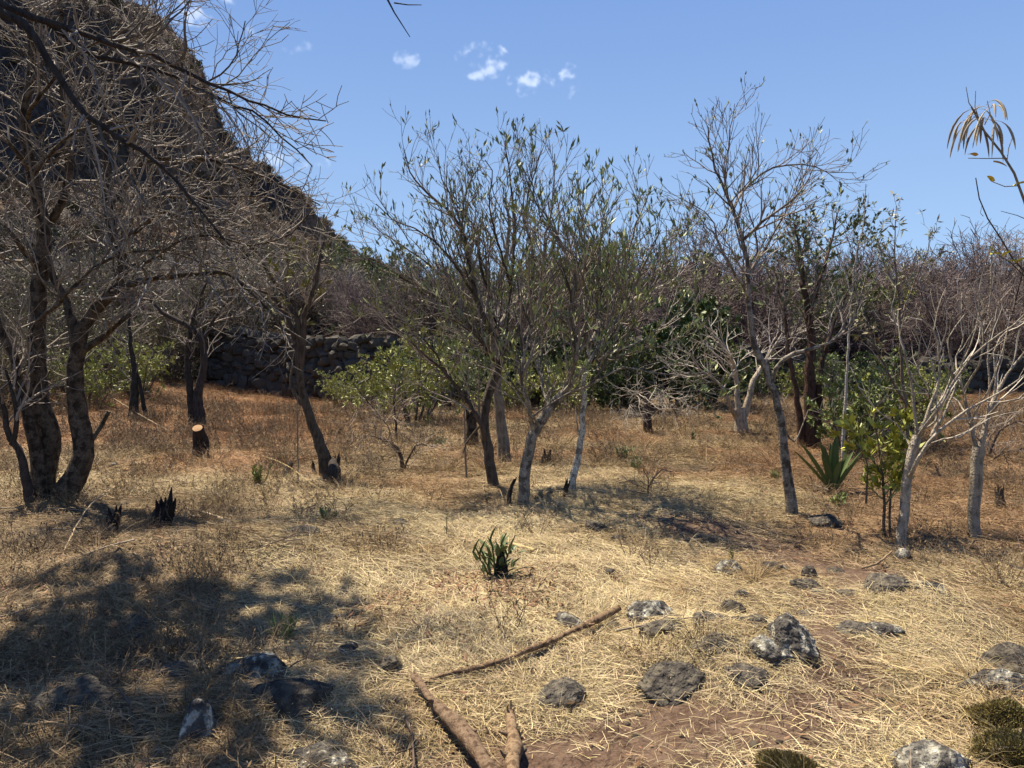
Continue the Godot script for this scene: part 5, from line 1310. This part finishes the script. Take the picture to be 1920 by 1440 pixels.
func lay_rocks() -> void:
	# label, place, width, height, depth, stone, moss
	for q in [
		["tall lava rock with a white-lichened top, biggest right of centre", Vector2(1.35, -3.74), 0.27, 0.24, 0.3, "lichen_rock", 0.0],
		["low rock with a white lichen cap at the big rock's left foot", Vector2(1.23, -3.61), 0.2, 0.12, 0.2, "lichen_rock", 0.06],
		["broad grey rock with brown moss, front of the rock cluster", Vector2(0.75, -3.53), 0.34, 0.13, 0.3, "basalt", 0.1],
		["flat grey rock among straw in the middle of the rock cluster", Vector2(1.06, -3.92), 0.3, 0.1, 0.28, "basalt", 0.06],
		["smooth small grey rock on top of the rock cluster", Vector2(1.06, -4.19), 0.14, 0.08, 0.14, "basalt", 0.0],
		["dark flat rock at the upper left of the rock cluster", Vector2(0.82, -3.97), 0.26, 0.11, 0.24, "basalt", 0.0],
		["small dark stone wedged left of the tall lichened rock", Vector2(1.22, -3.9), 0.2, 0.13, 0.18, "basalt", 0.0],
		["dark crumbly rock behind the tall lichened rock", Vector2(1.35, -4.14), 0.18, 0.1, 0.16, "basalt", 0.1],
		["low brown rock before the flat middle rock of the cluster", Vector2(1, -3.69), 0.22, 0.08, 0.18, "basalt", 0.1],
		["low grey rock at the near foot of the rock cluster", Vector2(1.07, -3.45), 0.2, 0.07, 0.16, "basalt", 0.0],
		["grey boulder half sunk beside the tip of the long fallen branch", Vector2(0.81, -4.35), 0.29, 0.15, 0.28, "lichen_rock", 0.0],
		["rough dark rock in the straw below the long fallen branch", Vector2(0.22, -3.49), 0.24, 0.14, 0.2, "basalt", 0.0],
		["angular dark stone lying alone left of the fallen branches", Vector2(-0.59, -3.75), 0.14, 0.11, 0.14, "basalt", 0.0],
		["grey rock with a pale lichen spot below the dead leaves", Vector2(0.34, -4.42), 0.18, 0.1, 0.18, "lichen_rock", 0.0],
		["small round rock under the tip of the long fallen branch", Vector2(0.58, -4.3), 0.12, 0.06, 0.12, "basalt", 0.0],
		["small black stone in the straw right of the green plant", Vector2(0.68, -5.25), 0.09, 0.075, 0.09, "basalt", 0.0],
		["dark jagged rock in the straw below the lichened tree", Vector2(0.76, -6.8), 0.24, 0.15, 0.2, "basalt", 0.0],
		["small dark rock just right of the jagged one", Vector2(0.9, -6.49), 0.14, 0.1, 0.12, "basalt", 0.0],
		["flat grey rock in the straw left of the lichened tree", Vector2(-1.03, -6.88), 0.24, 0.1, 0.22, "basalt", 0.0],
		["rock with a white lichen patch at the path's left side", Vector2(1.52, -5.44), 0.25, 0.14, 0.22, "lichen_rock", 0.0],
		["low rock with a white lichen end beside the path", Vector2(1.92, -5.57), 0.2, 0.08, 0.16, "lichen_rock", 0.0],
		["upright dark stone at the edge of the bare path", Vector2(2.06, -5.25), 0.12, 0.12, 0.1, "basalt", 0.0],
		["wedge-shaped dark rock just below the upright path stone", Vector2(1.93, -4.99), 0.2, 0.08, 0.18, "basalt", 0.0],
		["small dark stone below the wedge-shaped rock", Vector2(1.97, -4.89), 0.1, 0.04, 0.1, "basalt", 0.0],
		["small dark humped stone above the rock cluster", Vector2(1.18, -4.93), 0.12, 0.05, 0.12, "basalt", 0.0],
		["small grey stone with pale top above the mossy knob", Vector2(1.49, -4.91), 0.12, 0.065, 0.12, "lichen_rock", 0.0],
		["mossy dark knob of rock above the tall lichened rock", Vector2(1.31, -4.56), 0.17, 0.11, 0.16, "basalt", 0.25],
		["broad low grey boulder at the right side of the path", Vector2(2.37, -4.8), 0.34, 0.15, 0.3, "basalt", 0.0],
		["dark low rock at the right end of the path boulders", Vector2(2.57, -4.7), 0.24, 0.1, 0.2, "lichen_rock", 0.0],
		["thin flat dark slab lying on the bare path", Vector2(1.77, -4.55), 0.13, 0.03, 0.1, "basalt", 0.0],
		["brownish half of the low twin rocks on the path", Vector2(1.91, -4.22), 0.22, 0.08, 0.18, "basalt", 0.0],
		["grey half of the low twin rocks with white lichen on the path", Vector2(2.04, -4.2), 0.21, 0.085, 0.18, "lichen_rock", 0.0],
		["pair-of-knobs stone in the straw left of the path boulder", Vector2(2.12, -4.8), 0.16, 0.045, 0.12, "basalt", 0.0],
		["dark rock at the path's far bend", Vector2(1.68, -6.49), 0.26, 0.11, 0.24, "basalt", 0.0],
		["flat dark stone on the far path behind the bend", Vector2(2.51, -8.94), 0.3, 0.06, 0.3, "basalt", 0.0],
		["black boulder behind the slender tree's foot", Vector2(2.9, -7.1), 0.36, 0.16, 0.3, "basalt", 0.0],
		["lichened knob at the pale tree's foot", Vector2(3.03, -5.91), 0.14, 0.13, 0.14, "lichen_rock", 0.0],
		["dark stone right of the path before the pale bare tree", Vector2(2.39, -5.64), 0.14, 0.05, 0.12, "basalt", 0.0],
		["large half-buried dark rock with white lichen streaks, left foreground", Vector2(-1.24, -3.52), 0.36, 0.17, 0.34, "lichen_rock", 0.05],
		["knobbly dark rock right below the lichen-streaked one", Vector2(-0.97, -3.24), 0.36, 0.16, 0.26, "basalt", 0.0],
		["big shaded mossy boulder at the lower left", Vector2(-1.89, -3.17), 0.34, 0.18, 0.3, "basalt", 0.1],
		["small rock deep in the shaded grass at left", Vector2(-1.53, -3.52), 0.24, 0.13, 0.2, "basalt", 0.1],
		["narrow rock with a white lichen stripe near the bottom left", Vector2(-1.25, -2.99), 0.15, 0.2, 0.2, "lichen_rock", 0.1],
		["pale lichened rock at the bottom edge left of the log", Vector2(-0.73, -2.88), 0.3, 0.1, 0.2, "lichen_rock", 0.0],
		["small black lichened stone left of the angular stone", Vector2(-0.85, -3.97), 0.1, 0.08, 0.1, "lichen_rock", 0.0],
		["mossy grey boulder at the bottom right", Vector2(1.54, -2.77), 0.32, 0.16, 0.26, "lichen_rock", 0.15],
		["orange-brown moss-covered mound of rock at the right edge", Vector2(1.99, -3.06), 0.26, 0.15, 0.22, "basalt", 0.6],
		["moss-covered rock in the bottom right corner", Vector2(1.89, -2.82), 0.26, 0.13, 0.2, "basalt", 0.6],
		["low mossy rock at the bottom edge right of centre", Vector2(1.04, -2.82), 0.24, 0.07, 0.18, "basalt", 0.5],
		["grey slab overhanging the dark hollow at the right edge", Vector2(2.19, -3.36), 0.42, 0.14, 0.2, "lichen_rock", 0.0],
		["dark rock roofing the hollow at the right edge", Vector2(2.52, -3.79), 0.36, 0.2, 0.3, "basalt", 0.1],
		["dark burnt-looking rock in the shade below the big left tree", Vector2(-2.13, -4.26), 0.22, 0.1, 0.2, "basalt", 0.0],
		["low dark rock in the left grass above the lichen-streaked one", Vector2(-1.66, -5.94), 0.3, 0.08, 0.24, "basalt", 0.0],
		["dark low stone near the far path at centre right", Vector2(1.32, -6.64), 0.16, 0.05, 0.14, "basalt", 0.0],
		["small white-lichened stone between the big left trunks and the sawn stump", Vector2(-5.4, -10.4), 0.16, 0.1, 0.12, "lichen_rock", 0.0],
		["small white-lichened stone just left of the sawn stump", Vector2(-4.66, -10.4), 0.18, 0.12, 0.12, "lichen_rock", 0.0],
		["dark stone pile lump before the dense green tree", Vector2(2.82, -18.45), 0.9, 0.3, 0.7, "basalt", 0.0],
		]:
		rock(q[0], q[1], q[2] * 0.95, q[3] * 0.88, q[4], q[5], q[6])

func small_things() -> void:
	var rng := dice()
	var A := []
	for q in [[1.62, 1.45, 0.62, 0.075, 0.05], [1.2, 1.3, 0.56, 0.07, 0.1], [2.0, 1.2, 0.55, 0.07, 0.1], [0.6, 1.05, 0.55, 0.065, 0.15], [2.7, 1.0, 0.58, 0.07, 0.15], [0.2, 0.8, 0.52, 0.06, 0.2], [3.0, 0.72, 0.66, 0.065, 0.1], [3.3, 0.6, 0.6, 0.06, 0.15], [3.9, 1.15, 0.5, 0.06, 0.2], [5.4, 1.1, 0.5, 0.06, 0.2], [4.7, 1.2, 0.52, 0.06, 0.2], [5.9, 0.8, 0.5, 0.055, 0.25], [2.4, 0.8, 0.5, 0.055, 0.2], [0.9, 0.75, 0.5, 0.06, 0.25], [1.6, 0.9, 0.4, 0.06, 0.2]]:
		A.append([q[0], minf(q[1] + 0.28, 1.5), q[2] * 1.05, q[3] * 1.45, q[4] * 0.5, Color(0.05, 0.075, 0.03).lerp(Color(0.1, 0.13, 0.05), rng.randf())])
	for k in 11:
		A.append([TAU * k / 11.0 + 0.2, rng.randf_range(0.05, 0.35), rng.randf_range(0.35, 0.55), 0.035, 0.3, Color(0.2, 0.13, 0.08).lerp(Color(0.1, 0.07, 0.05), rng.randf())])
	agave("spiky green agave with stiff upright leaves in front of the dark twin trunks", Vector2(3.61, -8.6), A)
	clump("green_weed", "bright green weed growing at the agave's foot", Vector2(3.37, -7.91), 14, 0.14, 0.16, 0.06, 0.016, 12, Color(0.1, 0.15, 0.04), Color(0.16, 0.2, 0.05))
	clump("green_weed", "bright green leafy weed left of the leaning tree", Vector2(-3.01, -9.08), 16, 0.26, 0.16, 0.06, 0.016, 16, Color(0.12, 0.16, 0.04), Color(0.24, 0.26, 0.07))
	clump("green_weed", "small vivid green weed behind the left straw, before the wall", Vector2(-1.17, -12.58), 16, 0.16, 0.2, 0.05, 0.016, 16, Color(0.06, 0.13, 0.04), Color(0.1, 0.18, 0.06))
	clump("green_weed", "upper of two green weeds right of the white trunk", Vector2(1.58, -10.9), 14, 0.22, 0.2, 0.08, 0.014, 12, Color(0.09, 0.14, 0.05), Color(0.14, 0.19, 0.07))
	clump("green_weed", "lower of two green weeds right of the white trunk", Vector2(1.62, -10.04), 12, 0.15, 0.14, 0.07, 0.014, 12, Color(0.09, 0.14, 0.05), Color(0.14, 0.19, 0.07))
	clump("green_weed", "green weed in the straw at the left shade's edge", Vector2(-1.65, -6.8), 12, 0.16, 0.14, 0.06, 0.02, 10, Color(0.08, 0.12, 0.04), Color(0.15, 0.18, 0.05))
	clump("green_weed", "small green grass tuft above the lichen-streaked rock", Vector2(-1.27, -4.22), 10, 0.12, 0.1, 0.09, 0.01, 8, Color(0.09, 0.13, 0.04), Color(0.16, 0.2, 0.06))
	clump("green_weed", "tiny green sprout standing on the lichened rock by the path", Vector2(1.66, -5.72), 3, 0.1, 0.05, 0.06, 0.02, 4, Color(0.1, 0.13, 0.03), Color(0.15, 0.17, 0.04))
	clump("green_weed", "little green weed left of the slender tree's trunk", Vector2(3.24, -9.38), 10, 0.16, 0.12, 0.06, 0.014, 9, Color(0.1, 0.13, 0.04), Color(0.18, 0.2, 0.06))
	clump("green_weed", "little green weed far back between path and forked shrub", Vector2(3.12, -13.31), 8, 0.2, 0.1, 0.08, 0.016, 9, Color(0.09, 0.12, 0.04), Color(0.14, 0.17, 0.05))
	clump("green_weed", "thin green weed stem in the straw left of the green plant", Vector2(-0.55, -6.45), 2, 0.24, 0.05, 0.05, 0.014, 5, Color(0.1, 0.12, 0.05), Color(0.16, 0.17, 0.07))
	# the resprouting plant in the middle: upright paddle leaves round a charred stub
	var o := base("paddle_leaved_plant", on_ground(Vector2(-0.1, -5.23)), "dark green plant with upright paddle leaves round a charred stub, centre foreground", "plant")
	o.scale = Vector3(1.45, 1.1, 1.45)
	var stub := MeshMaker.new()
	stub.tube(PackedVector3Array([Vector3(0.02, -0.05, 0), Vector3(0.02, 0.08, 0), Vector3(0.015, 0.18, 0.01)]), PackedFloat32Array([0.04, 0.03, 0.015]), 10, Color(0.03, 0.028, 0.027), rough, 0.5)
	part("charred_stub", stub.mesh(M.bark), o)
	for k in 46:
		var a := rng.randf() * TAU
		var dir := Vector3(cos(a), 0, sin(a))
		var at := dir * rng.randf_range(0.01, 0.1) + Vector3(0, rng.randf_range(0.02, 0.2), 0)
		var mm := MeshMaker.new()
		strap(mm, at, dir.rotated(Vector3.UP, rng.randf_range(-1.0, 1.0)), rng.randf_range(0.5, 1.5), rng.randf_range(0.045, 0.1), rng.randf_range(0.016, 0.03), 0.3, Color(0.06, 0.085, 0.03).lerp(Color(0.12, 0.15, 0.05), rng.randf()), 0.25, 0.9)
		part("leaf", mm.mesh(M.leaf), o)
	for k in 5:
		var st := MeshMaker.new()
		var x := [-0.11, -0.03, 0.02, 0.06, -0.08][k] as float
		var top := Vector3(x, [0.18, 0.26, 0.22, 0.2, 0.17][k], 0.02)
		st.tube(PackedVector3Array([Vector3(x * 0.3, 0, 0), top * 0.6, top]), PackedFloat32Array([0.006, 0.005, 0.003]), 5, Color(0.1, 0.11, 0.04))
		var shoot := part("shoot", st.mesh(M.leaf), o)
		for i in 2:
			st = MeshMaker.new()
			strap(st, top * (1.0 - 0.25 * i), Vector3(1 - 2 * i, 0, 0.3).normalized(), 1.3, 0.1, 0.03, 0.1, Color(0.08, 0.105, 0.035), 0.25, 0.9)
			part("leaf", st.mesh(M.leaf), shoot)
	# fallen wood
	var g := func(p: Vector2, y: float): return on_g(p, y)
	timber("fallen_branch", "long thin fallen branch lying diagonally, kinked in the middle", "branch", [g.call(Vector2(-0.44, -3.56), 0.03), g.call(Vector2(-0.28, -3.66), 0.03), g.call(Vector2(-0.13, -3.74), 0.03), g.call(Vector2(-0.01, -3.83), 0.035), g.call(Vector2(0.11, -3.91), 0.04), g.call(Vector2(0.35, -4.18), 0.05), g.call(Vector2(0.63, -4.47), 0.06)], [0.009, 0.013, 0.015, 0.016, 0.018, 0.022, 0.019], Color(0.33, 0.25, 0.165), Color(0, 0, 0), 0, "log", 0.03)
	timber("fallen_log", "thick rough fallen log running to the bottom edge", "log", [g.call(Vector2(-0.46, -3.55), 0.07), g.call(Vector2(-0.38, -3.37), 0.06), g.call(Vector2(-0.32, -3.25), 0.07), g.call(Vector2(-0.22, -3.1), 0.07), g.call(Vector2(-0.11, -2.88), 0.06), g.call(Vector2(0, -2.54), 0.05)], [0.016, 0.021, 0.03, 0.027, 0.035, 0.032], Color(0.27, 0.205, 0.15), Color(0, 0, 0), 2, "log", 0.03)
	timber("log_stub", "short broken log with peeling pale bark beside the thick log", "log", [g.call(Vector2(0.02, -2.6), 0.04), g.call(Vector2(0, -2.88), 0.05), g.call(Vector2(0.01, -3.01), 0.05), g.call(Vector2(-0.01, -3.25), 0.07)], [0.03, 0.025, 0.029, 0.018], Color(0.36, 0.275, 0.19), Color(0, 0, 0), 3, "log", 0.03)
	timber("fallen_stick", "pale yellow stick lying behind the green paddle-leaved plant", "stick", [g.call(Vector2(0, -6.02), 0.04), g.call(Vector2(0.17, -5.91), 0.03)], [0.013, 0.015], Color(0.5, 0.38, 0.18), Color(0, 0, 0), 0, "wood")
	timber("fallen_stick", "long pale stick lying in front of the sawn stump", "stick", [g.call(Vector2(-9.3, -17.74), 0.25), g.call(Vector2(-7.9, -16.23), 0.15), g.call(Vector2(-6.41, -14.4), 0.08)], [0.009, 0.012, 0.01], Color(0.27, 0.2, 0.125), Color(0, 0, 0), 0, "wood")
	timber("fallen_stick", "crooked pale stick propped on the big left tree's shaded mound", "stick", [g.call(Vector2(-3.35, -5.64), 0.0), g.call(Vector2(-3.64, -6.54), 0.2), g.call(Vector2(-3.78, -7.28), 0.3)], [0.005, 0.006, 0.004], Color(0.4, 0.3, 0.18), Color(0, 0, 0), 0, "wood")
	timber("fallen_stick", "thin brown stick on the bare earth at the lower right", "stick", [g.call(Vector2(1.46, -3.38), 0.012), g.call(Vector2(1.5, -3.31), 0.014), g.call(Vector2(1.54, -3.24), 0.012)], [0.004, 0.005, 0.004], Color(0.2, 0.13, 0.08), Color(0, 0, 0), 0, "wood")
	timber("fallen_stick", "curved brown stick before the pale bare tree's foot", "stick", [g.call(Vector2(2.58, -5.62), 0.02), g.call(Vector2(2.69, -5.64), 0.04), g.call(Vector2(2.92, -5.86), 0.08)], [0.008, 0.009, 0.007], Color(0.25, 0.17, 0.1), Color(0, 0, 0), 0, "wood")
	timber("fallen_stick", "pale forked-looking stick lying above the left shade", "stick", [g.call(Vector2(-3.05, -7.47), 0.03), g.call(Vector2(-2.78, -7.23), 0.03), g.call(Vector2(-2.55, -6.94), 0.02)], [0.01, 0.013, 0.009], Color(0.42, 0.32, 0.2), Color(0, 0, 0), 0, "wood")
	timber("dry_cane", "thin yellow cane arching low before the leaning tree", "stick", [g.call(Vector2(-3.53, -10.8), 0.12), g.call(Vector2(-2.75, -9.38), 0.16), g.call(Vector2(-2.19, -8.5), 0.1), g.call(Vector2(-1.83, -8.2), 0.02)], [0.004, 0.0045, 0.004, 0.003], Color(0.36, 0.27, 0.13), Color(0, 0, 0), 0, "wood")
	timber("upright_stake", "thin straight upright stick left of the leaning tree", "stake", [g.call(Vector2(-2.54, -9.08), -0.1), Vector3(-2.6, 0.34, -9.3), Vector3(-2.6, 1.04, -9.3)], [0.009, 0.008, 0.006], Color(0.2, 0.15, 0.1), Color(0, 0, 0), 0, "wood")
	timber("upright_stake", "slim brown stem standing between the middle trees and the dark stub", "stake", [g.call(Vector2(-0.56, -9.46), -0.05), Vector3(-0.58, 0.44, -9.5), Vector3(-0.59, 0.91, -9.5)], [0.014, 0.012, 0.006], Color(0.2, 0.15, 0.11), Color(0, 0, 0), 0, "wood")
	# stumps
	timber("sawn_stump", "dark stump with a pale orange sawn top at left", "stump", [g.call(Vector2(-4.6, -11.33), -0.1), g.call(Vector2(-4.6, -11.33), 0.12), Vector3(-4.6, 0.32, -11.3), Vector3(-4.59, 0.45, -11.2)], [0.13, 0.115, 0.115, 0.075], Color(0.05, 0.042, 0.038), Color(0.46, 0.28, 0.15), 0)
	timber("charred_stump", "left of two charred black stumps in the left foreground shade", "stump", [g.call(Vector2(-3.18, -6.02), -0.1), g.call(Vector2(-3.3, -6.27), 0.1), Vector3(-3.28, 0.22, -6.3)], [0.09, 0.075, 0.05], Color(0.025, 0.022, 0.02), Color(0, 0, 0), 5)
	timber("charred_stump", "right and wider of two charred stumps in the left foreground shade", "stump", [g.call(Vector2(-2.98, -6.45), -0.1), g.call(Vector2(-3.05, -6.64), 0.1), Vector3(-2.99, 0.19, -6.6)], [0.12, 0.11, 0.08], Color(0.04, 0.034, 0.03), Color(0, 0, 0), 8)
	timber("charred_stump", "slanting charred stub right of the green weed", "stump", [g.call(Vector2(-2.81, -9.49), -0.03), g.call(Vector2(-2.88, -9.78), 0.05), Vector3(-2.85, 0.13, -9.9)], [0.05, 0.045, 0.03], Color(0.035, 0.03, 0.028), Color(0, 0, 0), 2)
	timber("splintered_stump", "dark splintered stump at the foot of the leaning tree", "stump", [g.call(Vector2(-2.18, -9.38), -0.1), g.call(Vector2(-2.18, -9.38), 0.1), Vector3(-2.22, 0.18, -9.6)], [0.085, 0.075, 0.065], Color(0.06, 0.05, 0.042), Color(0, 0, 0), 7)
	timber("charred_stump", "curved charred stub just left of the lichened tree's foot", "stump", [g.call(Vector2(-0.03, -7.78), -0.05), Vector3(-0.03, 0.11, -7.9), Vector3(0.03, 0.26, -7.9)], [0.03, 0.028, 0.02], Color(0.04, 0.032, 0.028), Color(0, 0, 0), 1)
	timber("charred_stump", "reddish dark stub at the foot of the white trunk", "stump", [g.call(Vector2(0.57, -8.11), -0.05), Vector3(0.58, 0.07, -8.3), Vector3(0.6, 0.14, -8.3)], [0.04, 0.036, 0.03], Color(0.07, 0.045, 0.035), Color(0, 0, 0), 3)
	timber("charred_stump", "small black stub between lichened tree and white trunk, further back", "stump", [g.call(Vector2(0.46, -10.6), -0.05), Vector3(0.47, 0.07, -10.6), Vector3(0.49, 0.14, -10.6)], [0.07, 0.07, 0.05], Color(0.03, 0.027, 0.025), Color(0, 0, 0), 4)
	timber("charred_stump", "broad black stump behind the multi-stemmed tree's left foot", "stump", [g.call(Vector2(-0.65, -12.44), -0.1), Vector3(-0.65, 0.22, -12.4), Vector3(-0.65, 0.48, -12.4)], [0.13, 0.1, 0.08], Color(0.09, 0.075, 0.065), Color(0, 0, 0), 6, "lichen_sunpatch_bark")
	timber("grey_stump", "small dark and grey stump at the right edge of the clearing", "stump", [g.call(Vector2(4.85, -7.57), -0.05), Vector3(4.85, 0.09, -7.6), Vector3(4.84, 0.17, -7.6)], [0.05, 0.045, 0.035], Color(0.1, 0.085, 0.07), Color(0, 0, 0), 4)
	timber("charred_stump", "small splintered stub between weed stub and leaning tree", "stump", [g.call(Vector2(-2.54, -9.86), -0.03), Vector3(-2.59, 0.05, -10), Vector3(-2.6, 0.1, -10)], [0.035, 0.03, 0.025], Color(0.08, 0.062, 0.05), Color(0, 0, 0), 4)
	# dead scrub
	var dead := {"levels": 3, "dens": [15.0, 10.0, 6.0], "lens": [0.6, 0.32, 0.18], "ang": 0.9, "up": 0.0, "kink": 0.4, "seg": 0.08, "rmin": 0.0036, "rmost": 0.008, "start": 0.1, "bark": Color(0.1, 0.075, 0.06), "twig": Color(0.22, 0.17, 0.13)}
	tree("dead_bush", "low tangled dead bush with a curved dark stem left of the centre", "", [[[Vector3(-1.47, 0.03, -10.4), Vector3(-1.51, 0.2, -10.4), Vector3(-1.63, 0.34, -10.4), Vector3(-1.79, 0.39, -10.4)], 0.035, 0.012, 0.3], [[Vector3(-1.51, 0.19, -10.4), Vector3(-1.26, 0.36, -10.1), Vector3(-1.05, 0.32, -10.1)], 0.02, 0.008, 0.2], [[Vector3(-1.63, 0.34, -10.4), Vector3(-1.73, 0.61, -10.6), Vector3(-1.91, 0.68, -10.6)], 0.012, 0.004, 0.2], [[Vector3(-1.59, 0.3, -10.4), Vector3(-1.86, 0.5, -9.9), Vector3(-2.1, 0.36, -9.9)], 0.012, 0.004, 0.2]], dead, M.bark, "bush")
	tree("dead_bush", "low grey dead bush in the straw right of the white trunk", "", [[[Vector3(1.48, 0.01, -8.3), Vector3(1.48, 0.15, -8.3), Vector3(1.59, 0.3, -8.3), Vector3(1.76, 0.27, -8.3)], 0.014, 0.004, 0.1], [[Vector3(1.48, 0.04, -8.3), Vector3(1.36, 0.15, -8.5), Vector3(1.19, 0.12, -8.5)], 0.01, 0.004, 0.1], [[Vector3(1.49, 0.04, -8.3), Vector3(1.42, 0.26, -8), Vector3(1.37, 0.35, -8)], 0.01, 0.004, 0.1]], dead.merged({"dens": [22.0, 10.0, 6.0], "lens": [0.28, 0.18, 0.1], "rmin": 0.0018, "twig": Color(0.2, 0.16, 0.12)}, true), M.bark, "bush")
	tree("dead_bush", "spindly dark dead bush behind the small vivid green weed", "", [[[Vector3(-2.02, 0.05, -13.5), Vector3(-2.04, 0.34, -13.5), Vector3(-2.08, 0.62, -13.5), Vector3(-2.04, 0.99, -13.5)], 0.03, 0.008, 0.2], [[Vector3(-2.04, 0.34, -13.5), Vector3(-1.95, 0.7, -13.7), Vector3(-1.85, 0.98, -13.7)], 0.014, 0.005, 0.2]], dead, M.bark, "bush")
	tree("dead_bush", "drooping pale dead bush before the dense dark green tree", "", [[[Vector3(2.57, 0.24, -14.5), Vector3(2.55, 0.59, -14.5), Vector3(2.46, 0.9, -14.5)], 0.09, 0.05, 0.5], [[Vector3(2.46, 0.8, -14.5), Vector3(2.69, 0.92, -14.1), Vector3(2.94, 0.57, -14.1), Vector3(3.04, 0.33, -14.1)], 0.02, 0.006, 0.3], [[Vector3(2.46, 0.85, -14.5), Vector3(2.19, 0.68, -14), Vector3(2.09, 0.39, -14)], 0.016, 0.005, 0.3]], dead.merged({"lens": [0.9, 0.5, 0.3], "rmin": 0.003, "twig": Color(0.36, 0.31, 0.25)}, true), M.bark, "bush")
	tree("dead_bush", "brushy dead shrub in the shade at the far right edge", "", [[[Vector3(6.82, -0.12, -11), Vector3(6.89, 0.19, -11), Vector3(7.03, 0.49, -11), Vector3(7.34, 0.57, -11)], 0.03, 0.008, 0.1], [[Vector3(6.82, -0.05, -11), Vector3(6.79, 0.16, -10.6), Vector3(7.23, 0.24, -10.6)], 0.02, 0.006, 0.1], [[Vector3(6.83, -0.05, -11), Vector3(6.98, 0.21, -11.4), Vector3(6.82, 0.37, -11.4)], 0.02, 0.006, 0.1]], dead.merged({"dens": [14.0, 8.0, 5.0], "lens": [0.7, 0.4, 0.2]}, true), M.bark, "bush")
